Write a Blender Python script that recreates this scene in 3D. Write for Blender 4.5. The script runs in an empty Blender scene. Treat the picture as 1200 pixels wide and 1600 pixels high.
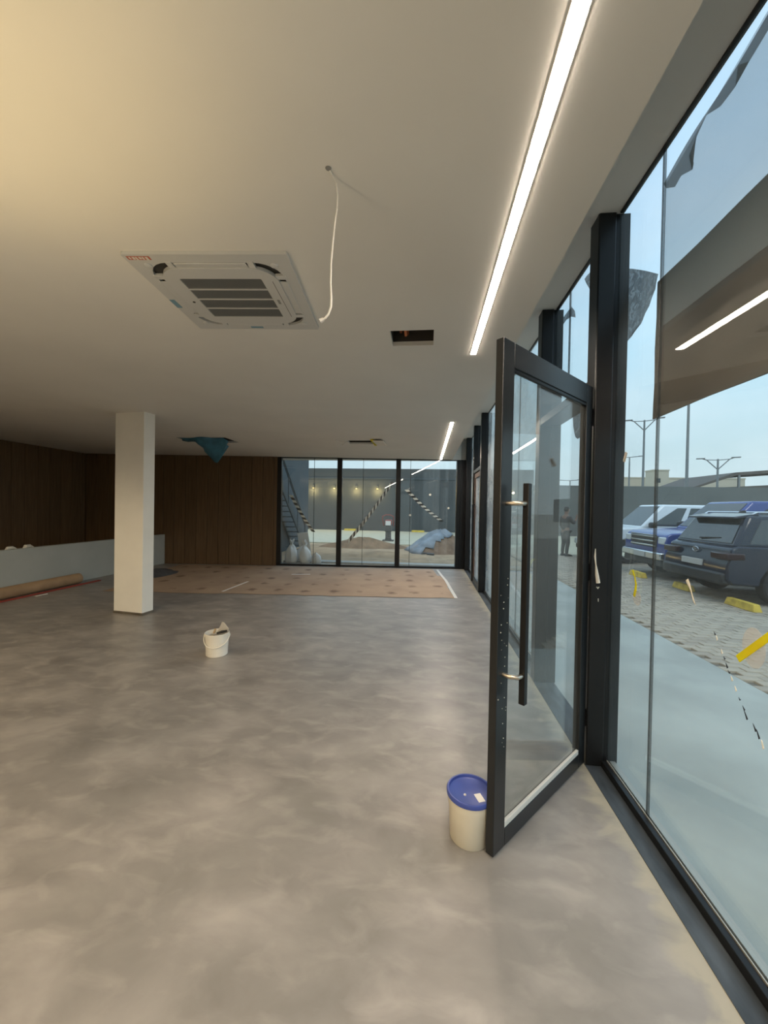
import bpy, bmesh, math, random
from mathutils import Vector, Matrix
random.seed(7)
S = bpy.context.scene
COL = S.collection
PI = math.pi
R = math.radians

# ---------------------------------------------------------------- camera
cam_d = bpy.data.cameras.new('camera')
cam = bpy.data.objects.new('camera', cam_d)
COL.objects.link(cam)
F_PX = 610.0
cam_d.sensor_fit = 'HORIZONTAL'
cam_d.sensor_width = 36.0
cam_d.lens = F_PX / 1200.0 * 36.0
cam_d.clip_start = 0.05
cam_d.clip_end = 600
YAW, PITCH, ROLL = R(6.1), R(-0.68), R(1.05)
fw = Vector((-math.sin(YAW) * math.cos(PITCH), math.cos(YAW) * math.cos(PITCH), math.sin(PITCH)))
rt = Vector((math.cos(YAW), math.sin(YAW), 0))
up = rt.cross(fw)
r2 = rt * math.cos(ROLL) + up * math.sin(ROLL)
u2 = -rt * math.sin(ROLL) + up * math.cos(ROLL)
mw = Matrix((r2, u2, -fw)).transposed().to_4x4()
mw.translation = Vector((0, 0, 1.65))
cam.matrix_world = mw
S.camera = cam

# ---------------------------------------------------------------- colour management and sky
S.view_settings.view_transform = 'Standard'
S.view_settings.look = 'None'
S.view_settings.gamma = 1.0
S.view_settings.use_curve_mapping = False
S.view_settings.exposure = 0.35
try:
    S.cycles.transparent_max_bounces = 24
    S.cycles.max_bounces = 10
    S.cycles.sample_clamp_indirect = 4.0
    S.cycles.caustics_reflective = False
    S.cycles.caustics_refractive = False
except Exception:
    pass

W = bpy.data.worlds.new('sky')
S.world = W
W.use_nodes = True
wn = W.node_tree
wn.nodes.clear()
def wnode(t): return wn.nodes.new(t)
o_ = wnode('ShaderNodeOutputWorld'); bg = wnode('ShaderNodeBackground')
tc = wnode('ShaderNodeTexCoord'); sx = wnode('ShaderNodeSeparateXYZ'); cr = wnode('ShaderNodeValToRGB')
nz = wnode('ShaderNodeTexNoise'); mx = wnode('ShaderNodeMix'); mx.data_type = 'RGBA'
mp = wnode('ShaderNodeMapping'); mp.inputs['Scale'].default_value = (1.6, 1.6, 4.0)
cr2 = wnode('ShaderNodeValToRGB')
e = cr.color_ramp.elements
e[0].position = 0.0; e[0].color = (0.46, 0.565, 0.60, 1)
e[1].position = 1.0; e[1].color = (0.50, 0.68, 0.86, 1)
k = e.new(0.12); k.color = (0.455, 0.595, 0.655, 1)
k = e.new(0.35); k.color = (0.47, 0.70, 0.86, 1)
k = e.new(0.55); k.color = (0.48, 0.68, 0.88, 1)
nz.inputs['Scale'].default_value = 2.2; nz.inputs['Detail'].default_value = 5
cr2.color_ramp.elements[0].position = .42; cr2.color_ramp.elements[0].color = (0, 0, 0, 1)
cr2.color_ramp.elements[1].position = .75; cr2.color_ramp.elements[1].color = (.35, .35, .35, 1)
mx.inputs['B'].default_value = (0.72, 0.80, 0.86, 1)
L = wn.links
L.new(tc.outputs['Generated'], sx.inputs[0]); L.new(sx.outputs['Z'], cr.inputs[0])
L.new(tc.outputs['Generated'], mp.inputs[0]); L.new(mp.outputs[0], nz.inputs['Vector'])
L.new(nz.outputs['Fac'], cr2.inputs[0]); L.new(cr2.outputs[0], mx.inputs['Factor'])
L.new(cr.outputs[0], mx.inputs['A']); L.new(mx.outputs['Result'], bg.inputs['Color'])
bg.inputs['Strength'].default_value = 1.2
L.new(bg.outputs[0], o_.inputs[0])

def lamp(name, kind, loc, power, color, **kw):
    d = bpy.data.lights.new(name, kind)
    d.energy = power; d.color = color
    for a, b in kw.items(): setattr(d, a, b)
    o = bpy.data.objects.new(name, d); o.location = loc
    COL.objects.link(o)
    return o
# hazy high sun, shining along the glass front
sun = lamp('sun', 'SUN', (0, 0, 20), .6, (1.0, .95, .86), angle=R(20))
sun.rotation_euler = (R(32), 0, R(4))
# warm work lamp of the room that shines up at the ceiling, left of the camera
wl = lamp('warm_uplight', 'SPOT', (-1.6, 0.85, 1.0), 42, (1.0, .72, .30), spot_size=R(70), spot_blend=1.0, shadow_soft_size=.12)
wl.rotation_euler = (R(180), 0, 0)
fill_uplight = lamp('warm_uplight', 'SPOT', (-2.3, -.3, 1.0), 95, (1.0, .80, .50), spot_size=R(150), spot_blend=.8, shadow_soft_size=.15)  # second, unseen uplight added to brighten the ceiling more widely
fill_uplight.rotation_euler = (R(180), 0, 0)
# unseen warm lamps behind the camera, number and spread set as fill light
for lx, ly in ((-2.6, -1.0), (-4.6, -.6), (-1.4, -2.6), (-3.6, -2.8), (-6.4, 1.2)):
    lamp('fill_downlight', 'SPOT', (lx, ly, 2.9), 92, (1.0, .78, .50), shadow_soft_size=.08, spot_size=R(168), spot_blend=.25)

# ---------------------------------------------------------------- helpers
class MB:
    def __init__(s): s.v = []; s.f = []; s.m = []
    def add(s, vs, fs, mi=0):
        n = len(s.v); s.v += [tuple(v) for v in vs]
        for f in fs: s.f.append(tuple(i + n for i in f)); s.m.append(mi)
        return s
    def box(s, x0, x1, y0, y1, z0, z1, mi=0, M=None):
        vs = [(x, y, z) for z in (z0, z1) for y in (y0, y1) for x in (x0, x1)]
        if M is not None: vs = [M @ Vector(v) for v in vs]
        return s.add(vs, [(0, 2, 3, 1), (4, 5, 7, 6), (0, 1, 5, 4), (2, 6, 7, 3), (0, 4, 6, 2), (1, 3, 7, 5)], mi)
    def hexa(s, p, mi=0):   # p: 4 bottom ccw + 4 top ccw
        return s.add(p, [(3, 2, 1, 0), (4, 5, 6, 7), (0, 1, 5, 4), (1, 2, 6, 5), (2, 3, 7, 6), (3, 0, 4, 7)], mi)
    def bar(s, a, b, w, h=None, mi=0):
        a = Vector(a); b = Vector(b); h = h or w
        d = (b - a).normalized()
        ref = Vector((0, 0, 1)) if abs(d.z) < .95 else Vector((1, 0, 0))
        u = d.cross(ref).normalized() * w / 2; v = u.cross(d).normalized() * h / 2
        return s.hexa([a - u - v, a + u - v, a + u + v, a - u + v, b - u - v, b + u - v, b + u + v, b - u + v], mi)
    def tube(s, path, r, n=8, mi=0, caps=True):
        path = [Vector(p) for p in path]
        rs = r if isinstance(r, (list, tuple)) else [r] * len(path)
        rings = []; prev = None
        for i, p in enumerate(path):
            d = (path[min(i + 1, len(path) - 1)] - path[max(i - 1, 0)]).normalized()
            if prev is None:
                ref = Vector((0, 0, 1)) if abs(d.z) < .9 else Vector((1, 0, 0))
                u = d.cross(ref).normalized()
            else:
                u = (prev - d * prev.dot(d)).normalized()
            prev = u; v = d.cross(u)
            rings.append([p + (u * math.cos(2 * PI * k / n) + v * math.sin(2 * PI * k / n)) * rs[i] for k in range(n)])
        vs = [q for rg in rings for q in rg]; fs = []
        for i in range(len(path) - 1):
            for k in range(n):
                a = i * n + k; b = i * n + (k + 1) % n
                fs.append((a, b, b + n, a + n))
        if caps:
            fs.append(tuple(reversed(range(n)))); fs.append(tuple(range((len(path) - 1) * n, len(path) * n)))
        return s.add(vs, fs, mi)
    def lathe(s, prof, n=32, mi=0, M=None):
        vs = []; fs = []
        for (r, z) in prof:
            for k in range(n): vs.append(Vector((max(r, 1e-4) * math.cos(2 * PI * k / n), max(r, 1e-4) * math.sin(2 * PI * k / n), z)))
        for i in range(len(prof) - 1):
            for k in range(n):
                a = i * n + k; b = i * n + (k + 1) % n
                fs.append((a, b, b + n, a + n))
        if M is not None: vs = [M @ v for v in vs]
        return s.add(vs, fs, mi)
    def prism(s, poly, f0, f1, mi=0):   # f(a,b) -> 3D point, two caps
        n = len(poly)
        vs = [f0(a, b) for a, b in poly] + [f1(a, b) for a, b in poly]
        fs = [tuple(range(n)), tuple(reversed(range(n, 2 * n)))] + [(i, i + n, (i + 1) % n + n, (i + 1) % n) for i in range(n)]
        return s.add(vs, fs, mi)
    def mesh(s, name, mats):
        me = bpy.data.meshes.new(name)
        me.from_pydata(s.v, [], s.f)
        for m in mats: me.materials.append(m)
        if len(mats) > 1:
            for p, mi in zip(me.polygons, s.m): p.material_index = mi
        bm = bmesh.new(); bm.from_mesh(me)
        bmesh.ops.recalc_face_normals(bm, faces=bm.faces)
        bm.to_mesh(me); bm.free()
        me.update()
        return me

def tag(o, label=None, cat=None, group=None, kind=None):
    if label: o['label'] = label
    if cat: o['category'] = cat
    if group: o['group'] = group
    if kind: o['kind'] = kind
    return o

def obj(name, mb, mat, parent=None, bevel=0, smooth=False, seg=2, label=None, kind=None):
    mats = mat if isinstance(mat, (list, tuple)) else [mat]
    me = mb.mesh(name, mats) if isinstance(mb, MB) else mb
    o = bpy.data.objects.new(name, me)
    COL.objects.link(o)
    if parent: o.parent = parent
    if bevel:
        m = o.modifiers.new('bevel', 'BEVEL'); m.width = bevel; m.segments = seg; m.limit_method = 'ANGLE'; m.angle_limit = R(35)
    if smooth or bevel:
        for p in me.polygons: p.use_smooth = True
        me.set_sharp_from_angle(angle=R(38))
    if label: o['label'] = label
    if kind: o['kind'] = kind
    return o

def thing(name, label, cat, loc=(0, 0, 0), rz=0, group=None, kind=None):
    o = bpy.data.objects.new(name, None)
    o.empty_display_size = .1
    COL.objects.link(o)
    o.location = loc; o.rotation_euler = (0, 0, rz)
    return tag(o, label, cat, group, kind)

def struct(name, mb, mat, label=None, cat=None, **kw):
    return tag(obj(name, mb, mat, **kw), label, cat, None, 'structure')

# ---------------------------------------------------------------- materials
def new_mat(name):
    m = bpy.data.materials.new(name); m.use_nodes = True
    nt = m.node_tree
    return m, nt, nt.nodes['Principled BSDF'], nt.nodes['Material Output']

def mat(name, col, rough=.5, metal=0, spec=.5, var=.0, scale=8, bump=0, bscale=60, stretch=(1, 1, 1)):
    m, nt, b, out = new_mat(name)
    b.inputs['Roughness'].default_value = rough
    b.inputs['Metallic'].default_value = metal
    b.inputs['Specular IOR Level'].default_value = spec
    b.inputs['Base Color'].default_value = (*col, 1)
    if var or bump:
        t = nt.nodes.new('ShaderNodeTexCoord'); mpn = nt.nodes.new('ShaderNodeMapping')
        mpn.inputs['Scale'].default_value = stretch
        nt.links.new(t.outputs['Object'], mpn.inputs[0])
    if var:
        n = nt.nodes.new('ShaderNodeTexNoise'); n.inputs['Scale'].default_value = scale; n.inputs['Detail'].default_value = 6
        r = nt.nodes.new('ShaderNodeValToRGB')
        r.color_ramp.elements[0].position = .3; r.color_ramp.elements[1].position = .7
        r.color_ramp.elements[0].color = (*[c * (1 - var) for c in col], 1)
        r.color_ramp.elements[1].color = (*[min(1, c * (1 + var)) for c in col], 1)
        nt.links.new(mpn.outputs[0], n.inputs['Vector']); nt.links.new(n.outputs['Fac'], r.inputs[0]); nt.links.new(r.outputs[0], b.inputs['Base Color'])
    if bump:
        n2 = nt.nodes.new('ShaderNodeTexNoise'); n2.inputs['Scale'].default_value = bscale; n2.inputs['Detail'].default_value = 4
        bp = nt.nodes.new('ShaderNodeBump'); bp.inputs['Strength'].default_value = bump; bp.inputs['Distance'].default_value = .02
        nt.links.new(mpn.outputs[0], n2.inputs['Vector']); nt.links.new(n2.outputs['Fac'], bp.inputs['Height']); nt.links.new(bp.outputs[0], b.inputs['Normal'])
    return m

def emis(name, col, strength):
    m, nt, b, out = new_mat(name)
    b.inputs['Base Color'].default_value = (*col, 1)
    b.inputs['Emission Color'].default_value = (*col, 1)
    b.inputs['Emission Strength'].default_value = strength
    return m

def glass(name, tint=(.93, .96, .96), dust=.02, dcol=(.6, .63, .6), r0=.04):
    """thin pane: clear transmission, Schlick mirror reflection, a little dust"""
    m, nt, b, out = new_mat(name)
    nt.nodes.remove(b)
    tr = nt.nodes.new('ShaderNodeBsdfTransparent'); tr.inputs[0].default_value = (*tint, 1)
    gl = nt.nodes.new('ShaderNodeBsdfGlossy'); gl.inputs['Roughness'].default_value = 0.0; gl.inputs['Color'].default_value = (1, 1, 1, 1)
    lw = nt.nodes.new('ShaderNodeLayerWeight'); lw.inputs['Blend'].default_value = .5
    pw = nt.nodes.new('ShaderNodeMath'); pw.operation = 'POWER'; pw.inputs[1].default_value = 5
    ml = nt.nodes.new('ShaderNodeMath'); ml.operation = 'MULTIPLY_ADD'; ml.inputs[1].default_value = .8; ml.inputs[2].default_value = r0
    mxs = nt.nodes.new('ShaderNodeMixShader')
    nt.links.new(lw.outputs['Facing'], pw.inputs[0]); nt.links.new(pw.outputs[0], ml.inputs[0]); nt.links.new(ml.outputs[0], mxs.inputs[0])
    nt.links.new(tr.outputs[0], mxs.inputs[1]); nt.links.new(gl.outputs[0], mxs.inputs[2])
    last = mxs
    if dust:
        df = nt.nodes.new('ShaderNodeBsdfDiffuse'); df.inputs[0].default_value = (*dcol, 1)
        tl = nt.nodes.new('ShaderNodeBsdfTranslucent'); tl.inputs[0].default_value = (*dcol, 1)
        md = nt.nodes.new('ShaderNodeMixShader'); md.inputs[0].default_value = .6
        nt.links.new(df.outputs[0], md.inputs[1]); nt.links.new(tl.outputs[0], md.inputs[2])
        t = nt.nodes.new('ShaderNodeTexCoord'); n = nt.nodes.new('ShaderNodeTexNoise'); n.inputs['Scale'].default_value = 1.7; n.inputs['Detail'].default_value = 6
        mr = nt.nodes.new('ShaderNodeMapRange'); mr.inputs[1].default_value = .3; mr.inputs[2].default_value = .75; mr.inputs[3].default_value = dust * .4; mr.inputs[4].default_value = dust * 1.7
        nt.links.new(t.outputs['Object'], n.inputs['Vector']); nt.links.new(n.outputs['Fac'], mr.inputs[0])
        gz = nt.nodes.new('ShaderNodeMath'); gz.operation = 'MULTIPLY_ADD'; gz.inputs[1].default_value = 4; gz.inputs[2].default_value = 1
        gm = nt.nodes.new('ShaderNodeMath'); gm.operation = 'MULTIPLY'; gm.use_clamp = True
        nt.links.new(pw.outputs[0], gz.inputs[0]); nt.links.new(gz.outputs[0], gm.inputs[0]); nt.links.new(mr.outputs[0], gm.inputs[1])
        m2 = nt.nodes.new('ShaderNodeMixShader')
        nt.links.new(gm.outputs[0], m2.inputs[0]); nt.links.new(mxs.outputs[0], m2.inputs[1]); nt.links.new(md.outputs[0], m2.inputs[2])
        last = m2
    nt.links.new(last.outputs[0], out.inputs[0])
    return m

def sheer(name, col, alpha, moire=False):
    """thin woven sheet, partly see-through"""
    m, nt, b, out = new_mat(name)
    b.inputs['Base Color'].default_value = (*col, 1); b.inputs['Roughness'].default_value = .6
    tr = nt.nodes.new('ShaderNodeBsdfTransparent'); mxs = nt.nodes.new('ShaderNodeMixShader')
    mxs.inputs[0].default_value = alpha
    if moire:
        t = nt.nodes.new('ShaderNodeTexCoord'); w = nt.nodes.new('ShaderNodeTexWave'); w.inputs['Scale'].default_value = 34; w.inputs['Distortion'].default_value = 5; w.inputs['Detail'].default_value = 1
        mr = nt.nodes.new('ShaderNodeMapRange'); mr.inputs[3].default_value = alpha * .8; mr.inputs[4].default_value = min(1, alpha * 1.2)
        nt.links.new(t.outputs['Object'], w.inputs['Vector']); nt.links.new(w.outputs['Fac'], mr.inputs[0]); nt.links.new(mr.outputs[0], mxs.inputs[0])
    nt.links.new(tr.outputs[0], mxs.inputs[1]); nt.links.new(b.outputs[0], mxs.inputs[2]); nt.links.new(mxs.outputs[0], out.inputs[0])
    return m

def floor_mat():
    m, nt, b, out = new_mat('troweled_cement')
    N = nt.nodes.new; K = nt.links.new
    t = N('ShaderNodeTexCoord')
    mp1 = N('ShaderNodeMapping'); mp1.inputs['Rotation'].default_value = (0, 0, R(35)); mp1.inputs['Scale'].default_value = (1, 1.5, 1)
    mp2 = N('ShaderNodeMapping'); mp2.inputs['Rotation'].default_value = (0, 0, R(-50)); mp2.inputs['Scale'].default_value = (1, 1.8, 1)
    n1 = N('ShaderNodeTexNoise'); n1.inputs['Scale'].default_value = 2.4; n1.inputs['Detail'].default_value = 7; n1.inputs['Roughness'].default_value = .52; n1.inputs['Distortion'].default_value = .3
    n2 = N('ShaderNodeTexNoise'); n2.inputs['Scale'].default_value = 4.2; n2.inputs['Detail'].default_value = 6; n2.inputs['Distortion'].default_value = .5
    n3 = N('ShaderNodeTexNoise'); n3.inputs['Scale'].default_value = .55; n3.inputs['Detail'].default_value = 3
    K(t.outputs['Object'], mp1.inputs[0]); K(t.outputs['Object'], mp2.inputs[0])
    K(mp1.outputs[0], n1.inputs['Vector']); K(mp2.outputs[0], n2.inputs['Vector']); K(t.outputs['Object'], n3.inputs['Vector'])
    r1 = N('ShaderNodeValToRGB'); e = r1.color_ramp.elements
    e[0].position = .28; e[0].color = (.225, .212, .198, 1); e[1].position = .74; e[1].color = (.40, .378, .35, 1)
    k = e.new(.5); k.color = (.30, .283, .263, 1)
    K(n1.outputs['Fac'], r1.inputs[0])
    r2_ = N('ShaderNodeValToRGB'); e = r2_.color_ramp.elements
    e[0].position = .50; e[0].color = (0, 0, 0, 1); e[1].position = .76; e[1].color = (.55, .55, .55, 1)
    K(n2.outputs['Fac'], r2_.inputs[0])
    mA = N('ShaderNodeMix'); mA.data_type = 'RGBA'; mA.inputs['B'].default_value = (.50, .47, .43, 1)
    K(r2_.outputs[0], mA.inputs['Factor']); K(r1.outputs[0], mA.inputs['A'])
    mB = N('ShaderNodeMix'); mB.data_type = 'RGBA'; mB.blend_type = 'MULTIPLY'; mB.inputs['Factor'].default_value = 1
    r3 = N('ShaderNodeValToRGB'); e = r3.color_ramp.elements
    e[0].position = .35; e[0].color = (.84, .84, .84, 1); e[1].position = .65; e[1].color = (1.06, 1.04, 1.02, 1)
    K(n3.outputs['Fac'], r3.inputs[0]); K(mA.outputs['Result'], mB.inputs['A']); K(r3.outputs[0], mB.inputs['B'])
    # sandy dust left along the glass line
    sp = N('ShaderNodeSeparateXYZ'); K(t.outputs['Object'], sp.inputs[0])
    ad = N('ShaderNodeMath'); ad.operation = 'MULTIPLY_ADD'; ad.inputs[1].default_value = .36
    K(n2.outputs['Fac'], ad.inputs[0]); K(sp.outputs['X'], ad.inputs[2])
    mr = N('ShaderNodeMapRange'); mr.inputs[1].default_value = 1.12; mr.inputs[2].default_value = 1.22; mr.inputs[4].default_value = .8
    K(ad.outputs[0], mr.inputs[0])
    mC = N('ShaderNodeMix'); mC.data_type = 'RGBA'; mC.inputs['B'].default_value = (.46, .415, .31, 1)
    K(mr.outputs[0], mC.inputs['Factor']); K(mB.outputs['Result'], mC.inputs['A'])
    K(mC.outputs['Result'], b.inputs['Base Color'])
    rr = N('ShaderNodeMapRange'); rr.inputs[3].default_value = .33; rr.inputs[4].default_value = .42
    K(n1.outputs['Fac'], rr.inputs[0]); K(rr.outputs[0], b.inputs['Roughness'])
    bp = N('ShaderNodeBump'); bp.inputs['Strength'].default_value = .05; bp.inputs['Distance'].default_value = .01
    K(n2.outputs['Fac'], bp.inputs['Height']); K(bp.outputs[0], b.inputs['Normal'])
    return m

def wood_mat():
    m, nt, b, out = new_mat('brown_wood_veneer')
    N = nt.nodes.new; K = nt.links.new
    t = N('ShaderNodeTexCoord'); mp1 = N('ShaderNodeMapping'); mp1.inputs['Scale'].default_value = (9, 9, .5)
    oi = N('ShaderNodeObjectInfo'); va = N('ShaderNodeVectorMath'); va.operation = 'ADD'
    K(t.outputs['Object'], va.inputs[0]); K(oi.outputs['Random'], va.inputs[1])
    n1 = N('ShaderNodeTexNoise'); n1.inputs['Scale'].default_value = 3; n1.inputs['Detail'].default_value = 6; n1.inputs['Distortion'].default_value = .6
    K(va.outputs[0], mp1.inputs[0]); K(mp1.outputs[0], n1.inputs['Vector'])
    r = N('ShaderNodeValToRGB'); e = r.color_ramp.elements
    e[0].position = .3; e[0].color = (.095, .052, .021, 1); e[1].position = .72; e[1].color = (.145, .085, .037, 1)
    K(n1.outputs['Fac'], r.inputs[0])
    hs = N('ShaderNodeHueSaturation'); mr = N('ShaderNodeMapRange'); mr.inputs[3].default_value = .93; mr.inputs[4].default_value = 1.07
    K(oi.outputs['Random'], mr.inputs[0]); K(mr.outputs[0], hs.inputs['Value']); K(r.outputs[0], hs.inputs['Color']); K(hs.outputs[0], b.inputs['Base Color'])
    b.inputs['Roughness'].default_value = .5
    return m

def kraft_mat():
    m, nt, b, out = new_mat('printed_kraft_paper')
    N = nt.nodes.new; K = nt.links.new
    t = N('ShaderNodeTexCoord'); mp1 = N('ShaderNodeMapping'); mp1.inputs['Scale'].default_value = (1.9, 1.55, 0)
    v = N('ShaderNodeTexVoronoi'); v.inputs['Scale'].default_value = 1.0; v.inputs['Randomness'].default_value = .22
    n = N('ShaderNodeTexNoise'); n.inputs['Scale'].default_value = 9; n.inputs['Detail'].default_value = 4
    n0 = N('ShaderNodeTexNoise'); n0.inputs['Scale'].default_value = 1.5; n0.inputs['Detail'].default_value = 5
    K(t.outputs['Object'], mp1.inputs[0]); K(mp1.outputs[0], v.inputs['Vector']); K(t.outputs['Object'], n.inputs['Vector']); K(t.outputs['Object'], n0.inputs['Vector'])
    ad = N('ShaderNodeMath'); ad.operation = 'MULTIPLY_ADD'; ad.inputs[1].default_value = .35; K(n.outputs['Fac'], ad.inputs[0]); K(v.outputs['Distance'], ad.inputs[2])
    mr = N('ShaderNodeMapRange'); mr.inputs[1].default_value = .27; mr.inputs[2].default_value = .40; mr.inputs[3].default_value = .75; mr.inputs[4].default_value = 0
    K(ad.outputs[0], mr.inputs[0])
    r = N('ShaderNodeValToRGB'); e = r.color_ramp.elements
    e[0].position = .3; e[0].color = (.38, .27, .185, 1); e[1].position = .7; e[1].color = (.49, .36, .25, 1)
    K(n0.outputs['Fac'], r.inputs[0])
    mA = N('ShaderNodeMix'); mA.data_type = 'RGBA'; mA.inputs['B'].default_value = (.14, .08, .05, 1)
    K(mr.outputs[0], mA.inputs['Factor']); K(r.outputs[0], mA.inputs['A']); K(mA.outputs['Result'], b.inputs['Base Color'])
    b.inputs['Roughness'].default_value = .7
    return m

M = {}
M['floor'] = floor_mat()
M['wood'] = wood_mat()
M['kraft'] = kraft_mat()
M['ceiling'] = mat('white_ceiling_paint', (.78, .76, .71), .8, var=.03, scale=1.2)
M['white_wall'] = mat('white_plaster', (.72, .70, .65), .7, var=.04, scale=3)
M['column'] = mat('cream_plaster', (.88, .86, .79), .7, var=.03, scale=3)
M['halfwall'] = mat('pale_plaster', (.44, .46, .43), .7, var=.05, scale=2)
M['dirt'] = mat('floor_dirt', (.14, .12, .09), .9, var=.3)
M['black'] = mat('black_aluminium', (.009, .0095, .010), .36, spec=.3, var=.15, scale=5)
M['black_door'] = mat('charcoal_aluminium', (.011, .0125, .0135), .33, var=.15, scale=5)
M['brown_frame'] = mat('dark_brown_aluminium', (.09, .05, .035), .4)
M['slate'] = mat('dusty_dark_sill_stone', (.055, .065, .075), .45, var=.5, scale=5, stretch=(3, .8, 1))
M['steel'] = mat('brushed_steel', (.55, .50, .42), .3, metal=1)
M['bead'] = mat('white_glazing_bead', (.72, .69, .62), .5)
M['pale_channel'] = mat('pale_dusty_aluminium', (.45, .43, .38), .45, metal=.5)
M['silicone'] = sheer('grey_silicone', (.05, .055, .055), .65)
M['glass'] = glass('clear_glass', (.945, .965, .965), .02)
M['glass_dusty'] = glass('dusty_glass', (.945, .97, .968), .028, (.62, .66, .64))
M['glass_hazy'] = glass('hazy_dusty_glass', (.95, .97, .97), .10, (.80, .82, .80))
M['glass_door'] = glass('door_glass', (.90, .93, .93), .04, (.58, .59, .56), r0=.06)
M['film'] = sheer('clear_protective_film', (.16, .19, .21), .27)
M['net'] = sheer('grey_woven_net', (.10, .115, .125), .62, True)
M['net_thin'] = sheer('pale_grey_film', (.25, .28, .30), .55, False)
M['banner'] = mat('dark_brown_sheet', (.055, .038, .022), .6, var=.35, scale=1.5, stretch=(1, 1, 3))
M['led'] = emis('led_diffuser', (1.0, .85, .70), 86)
M['led_frame'] = mat('white_led_channel', (.8, .78, .74), .5)
M['ac'] = mat('white_unit_plastic', (.60, .60, .58), .42)
M['ac_dark'] = mat('dark_slot', (.03, .028, .025), .7)
M['ac_slat'] = mat('grey_grille_plastic', (.25, .25, .235), .5)
M['red_sticker'] = mat('faded_red_sticker', (.50, .13, .08), .6)
M['offwhite'] = mat('offwhite_print', (.75, .70, .62), .6)
M['blue_tape'] = mat('blue_tape', (.18, .32, .40), .6)
M['wire'] = mat('white_cable', (.80, .77, .70), .5)
M['blue_plastic'] = mat('dusty_blue_plastic', (.045, .17, .25), .45, var=.3, scale=6)
M['void'] = mat('dark_ceiling_void', (.05, .042, .035), .9)
M['orange'] = mat('orange_conduit', (.50, .16, .06), .6)
M['insul'] = mat('tan_insulation', (.42, .30, .18), .8, var=.4, scale=20)
M['yellow_tape'], _nt, _b, _out = new_mat('yellow_tape')
_b.inputs['Base Color'].default_value = (.86, .74, .03, 1)
_tl = _nt.nodes.new('ShaderNodeBsdfTranslucent'); _tl.inputs[0].default_value = (.95, .85, .04, 1)
_mx = _nt.nodes.new('ShaderNodeMixShader'); _mx.inputs[0].default_value = .55
_nt.links.new(_b.outputs[0], _mx.inputs[1]); _nt.links.new(_tl.outputs[0], _mx.inputs[2]); _nt.links.new(_mx.outputs[0], _out.inputs[0])
M['bucket'] = mat('cream_plastic', (.66, .62, .50), .4, var=.05, scale=6)
M['bucket2'] = mat('white_plastic', (.82, .78, .68), .4, var=.05, scale=6)
M['blue_lid'] = mat('blue_lid_plastic', (.05, .08, .32), .35, var=.15, scale=9)
M['label'] = mat('white_label_paper', (.82, .80, .76), .6)
M['grey_mud'] = mat('grey_filler', (.33, .31, .28), .8, var=.2)
M['handle_wood'] = mat('tool_handle_wood', (.42, .30, .16), .6)
M['blade'] = mat('dusty_trowel_steel', (.56, .52, .45), .5, metal=.3)
M['brown_paper'] = mat('brown_paper_roll', (.38, .25, .14), .75, var=.15, scale=4)
M['red_strip'] = mat('red_plastic_strip', (.33, .055, .035), .6)
M['grey_sheet'] = mat('dark_grey_plastic_sheet', (.10, .105, .115), .5, var=.3)
M['mask_tape'] = mat('white_masking_tape', (.80, .78, .74), .6)
# outside
M['ground'] = mat('sandy_ground', (.40, .36, .29), .9, var=.15, scale=2)
M['slab'] = mat('smooth_concrete_slab', (.375, .40, .37), .52, var=.16, scale=1.4, spec=.35)
M['paver'] = mat('grey_paver', (.40, .35, .275), .85, var=.14, scale=5)
M['paver_dark'] = mat('darker_grey_paver', (.34, .295, .235), .85, var=.14, scale=5)
M['joint'] = mat('sandy_joint', (.16, .145, .12), .95)
M['yard'] = mat('pale_yard_paving', (.50, .47, .35), .9, var=.10, scale=3)
M['grey_wall'] = mat('grey_boundary_render', (.068, .076, .078), .85, var=.06, scale=1.2)
M['grey_wall2'] = mat('blue_grey_render', (.075, .092, .102), .85, var=.08, scale=1.2)
M['grey_wall3'] = mat('pale_grey_boundary_render', (.135, .145, .143), .85, var=.06, scale=1.2)
M['sand'] = mat('dug_sand', (.40, .29, .18), .95, var=.25, scale=2.5, bump=.6, bscale=6)
M['dug_earth'] = mat('dark_dug_earth', (.25, .165, .10), .95, var=.3, scale=3, bump=.7, bscale=7)
M['brown_soil'] = mat('brown_soil', (.19, .125, .08), .95, var=.25, scale=4, bump=.7, bscale=9)
M['tarp'] = mat('pale_blue_tarp', (.19, .225, .26), .5, var=.3, scale=3, bump=.6, bscale=5)
M['curb'] = mat('grey_curb', (.42, .43, .41), .85, var=.1)
M['sack'] = mat('white_woven_sack', (.72, .72, .70), .65, var=.06, scale=10, bump=.25, bscale=18)
M['dark_steel'] = mat('painted_dark_steel', (.05, .06, .065), .5)
M['board'] = mat('pale_board', (.50, .50, .48), .7)
M['stop_yellow'] = mat('yellow_kerb_paint', (.62, .44, .06), .7, var=.25, scale=9)
M['car_white'] = mat('white_car_paint', (.74, .79, .82), .18, spec=.6)
M['car_blue'] = mat('deep_blue_car_paint', (.035, .065, .26), .16, spec=.7)
M['car_navy'] = mat('dark_navy_car_paint', (.012, .018, .034), .14, spec=.5)
M['car_glass'] = mat('tinted_car_glass', (.03, .037, .04), .06, spec=.9)
M['car_trim'] = mat('black_car_plastic', (.022, .023, .025), .5)
M['chrome'] = mat('chrome', (.66, .68, .70), .18, metal=1)
M['tyre'] = mat('tyre_rubber', (.016, .016, .017), .8)
M['rim'] = mat('alloy_rim', (.42, .44, .46), .3, metal=.9)
M['lens'] = mat('headlight_lens', (.62, .66, .68), .12)
M['tail'] = mat('dark_red_lens', (.035, .014, .014), .15)
M['plate'] = mat('pale_number_plate', (.50, .50, .48), .5)
M['skin'] = mat('brown_skin', (.19, .10, .065), .6)
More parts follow.
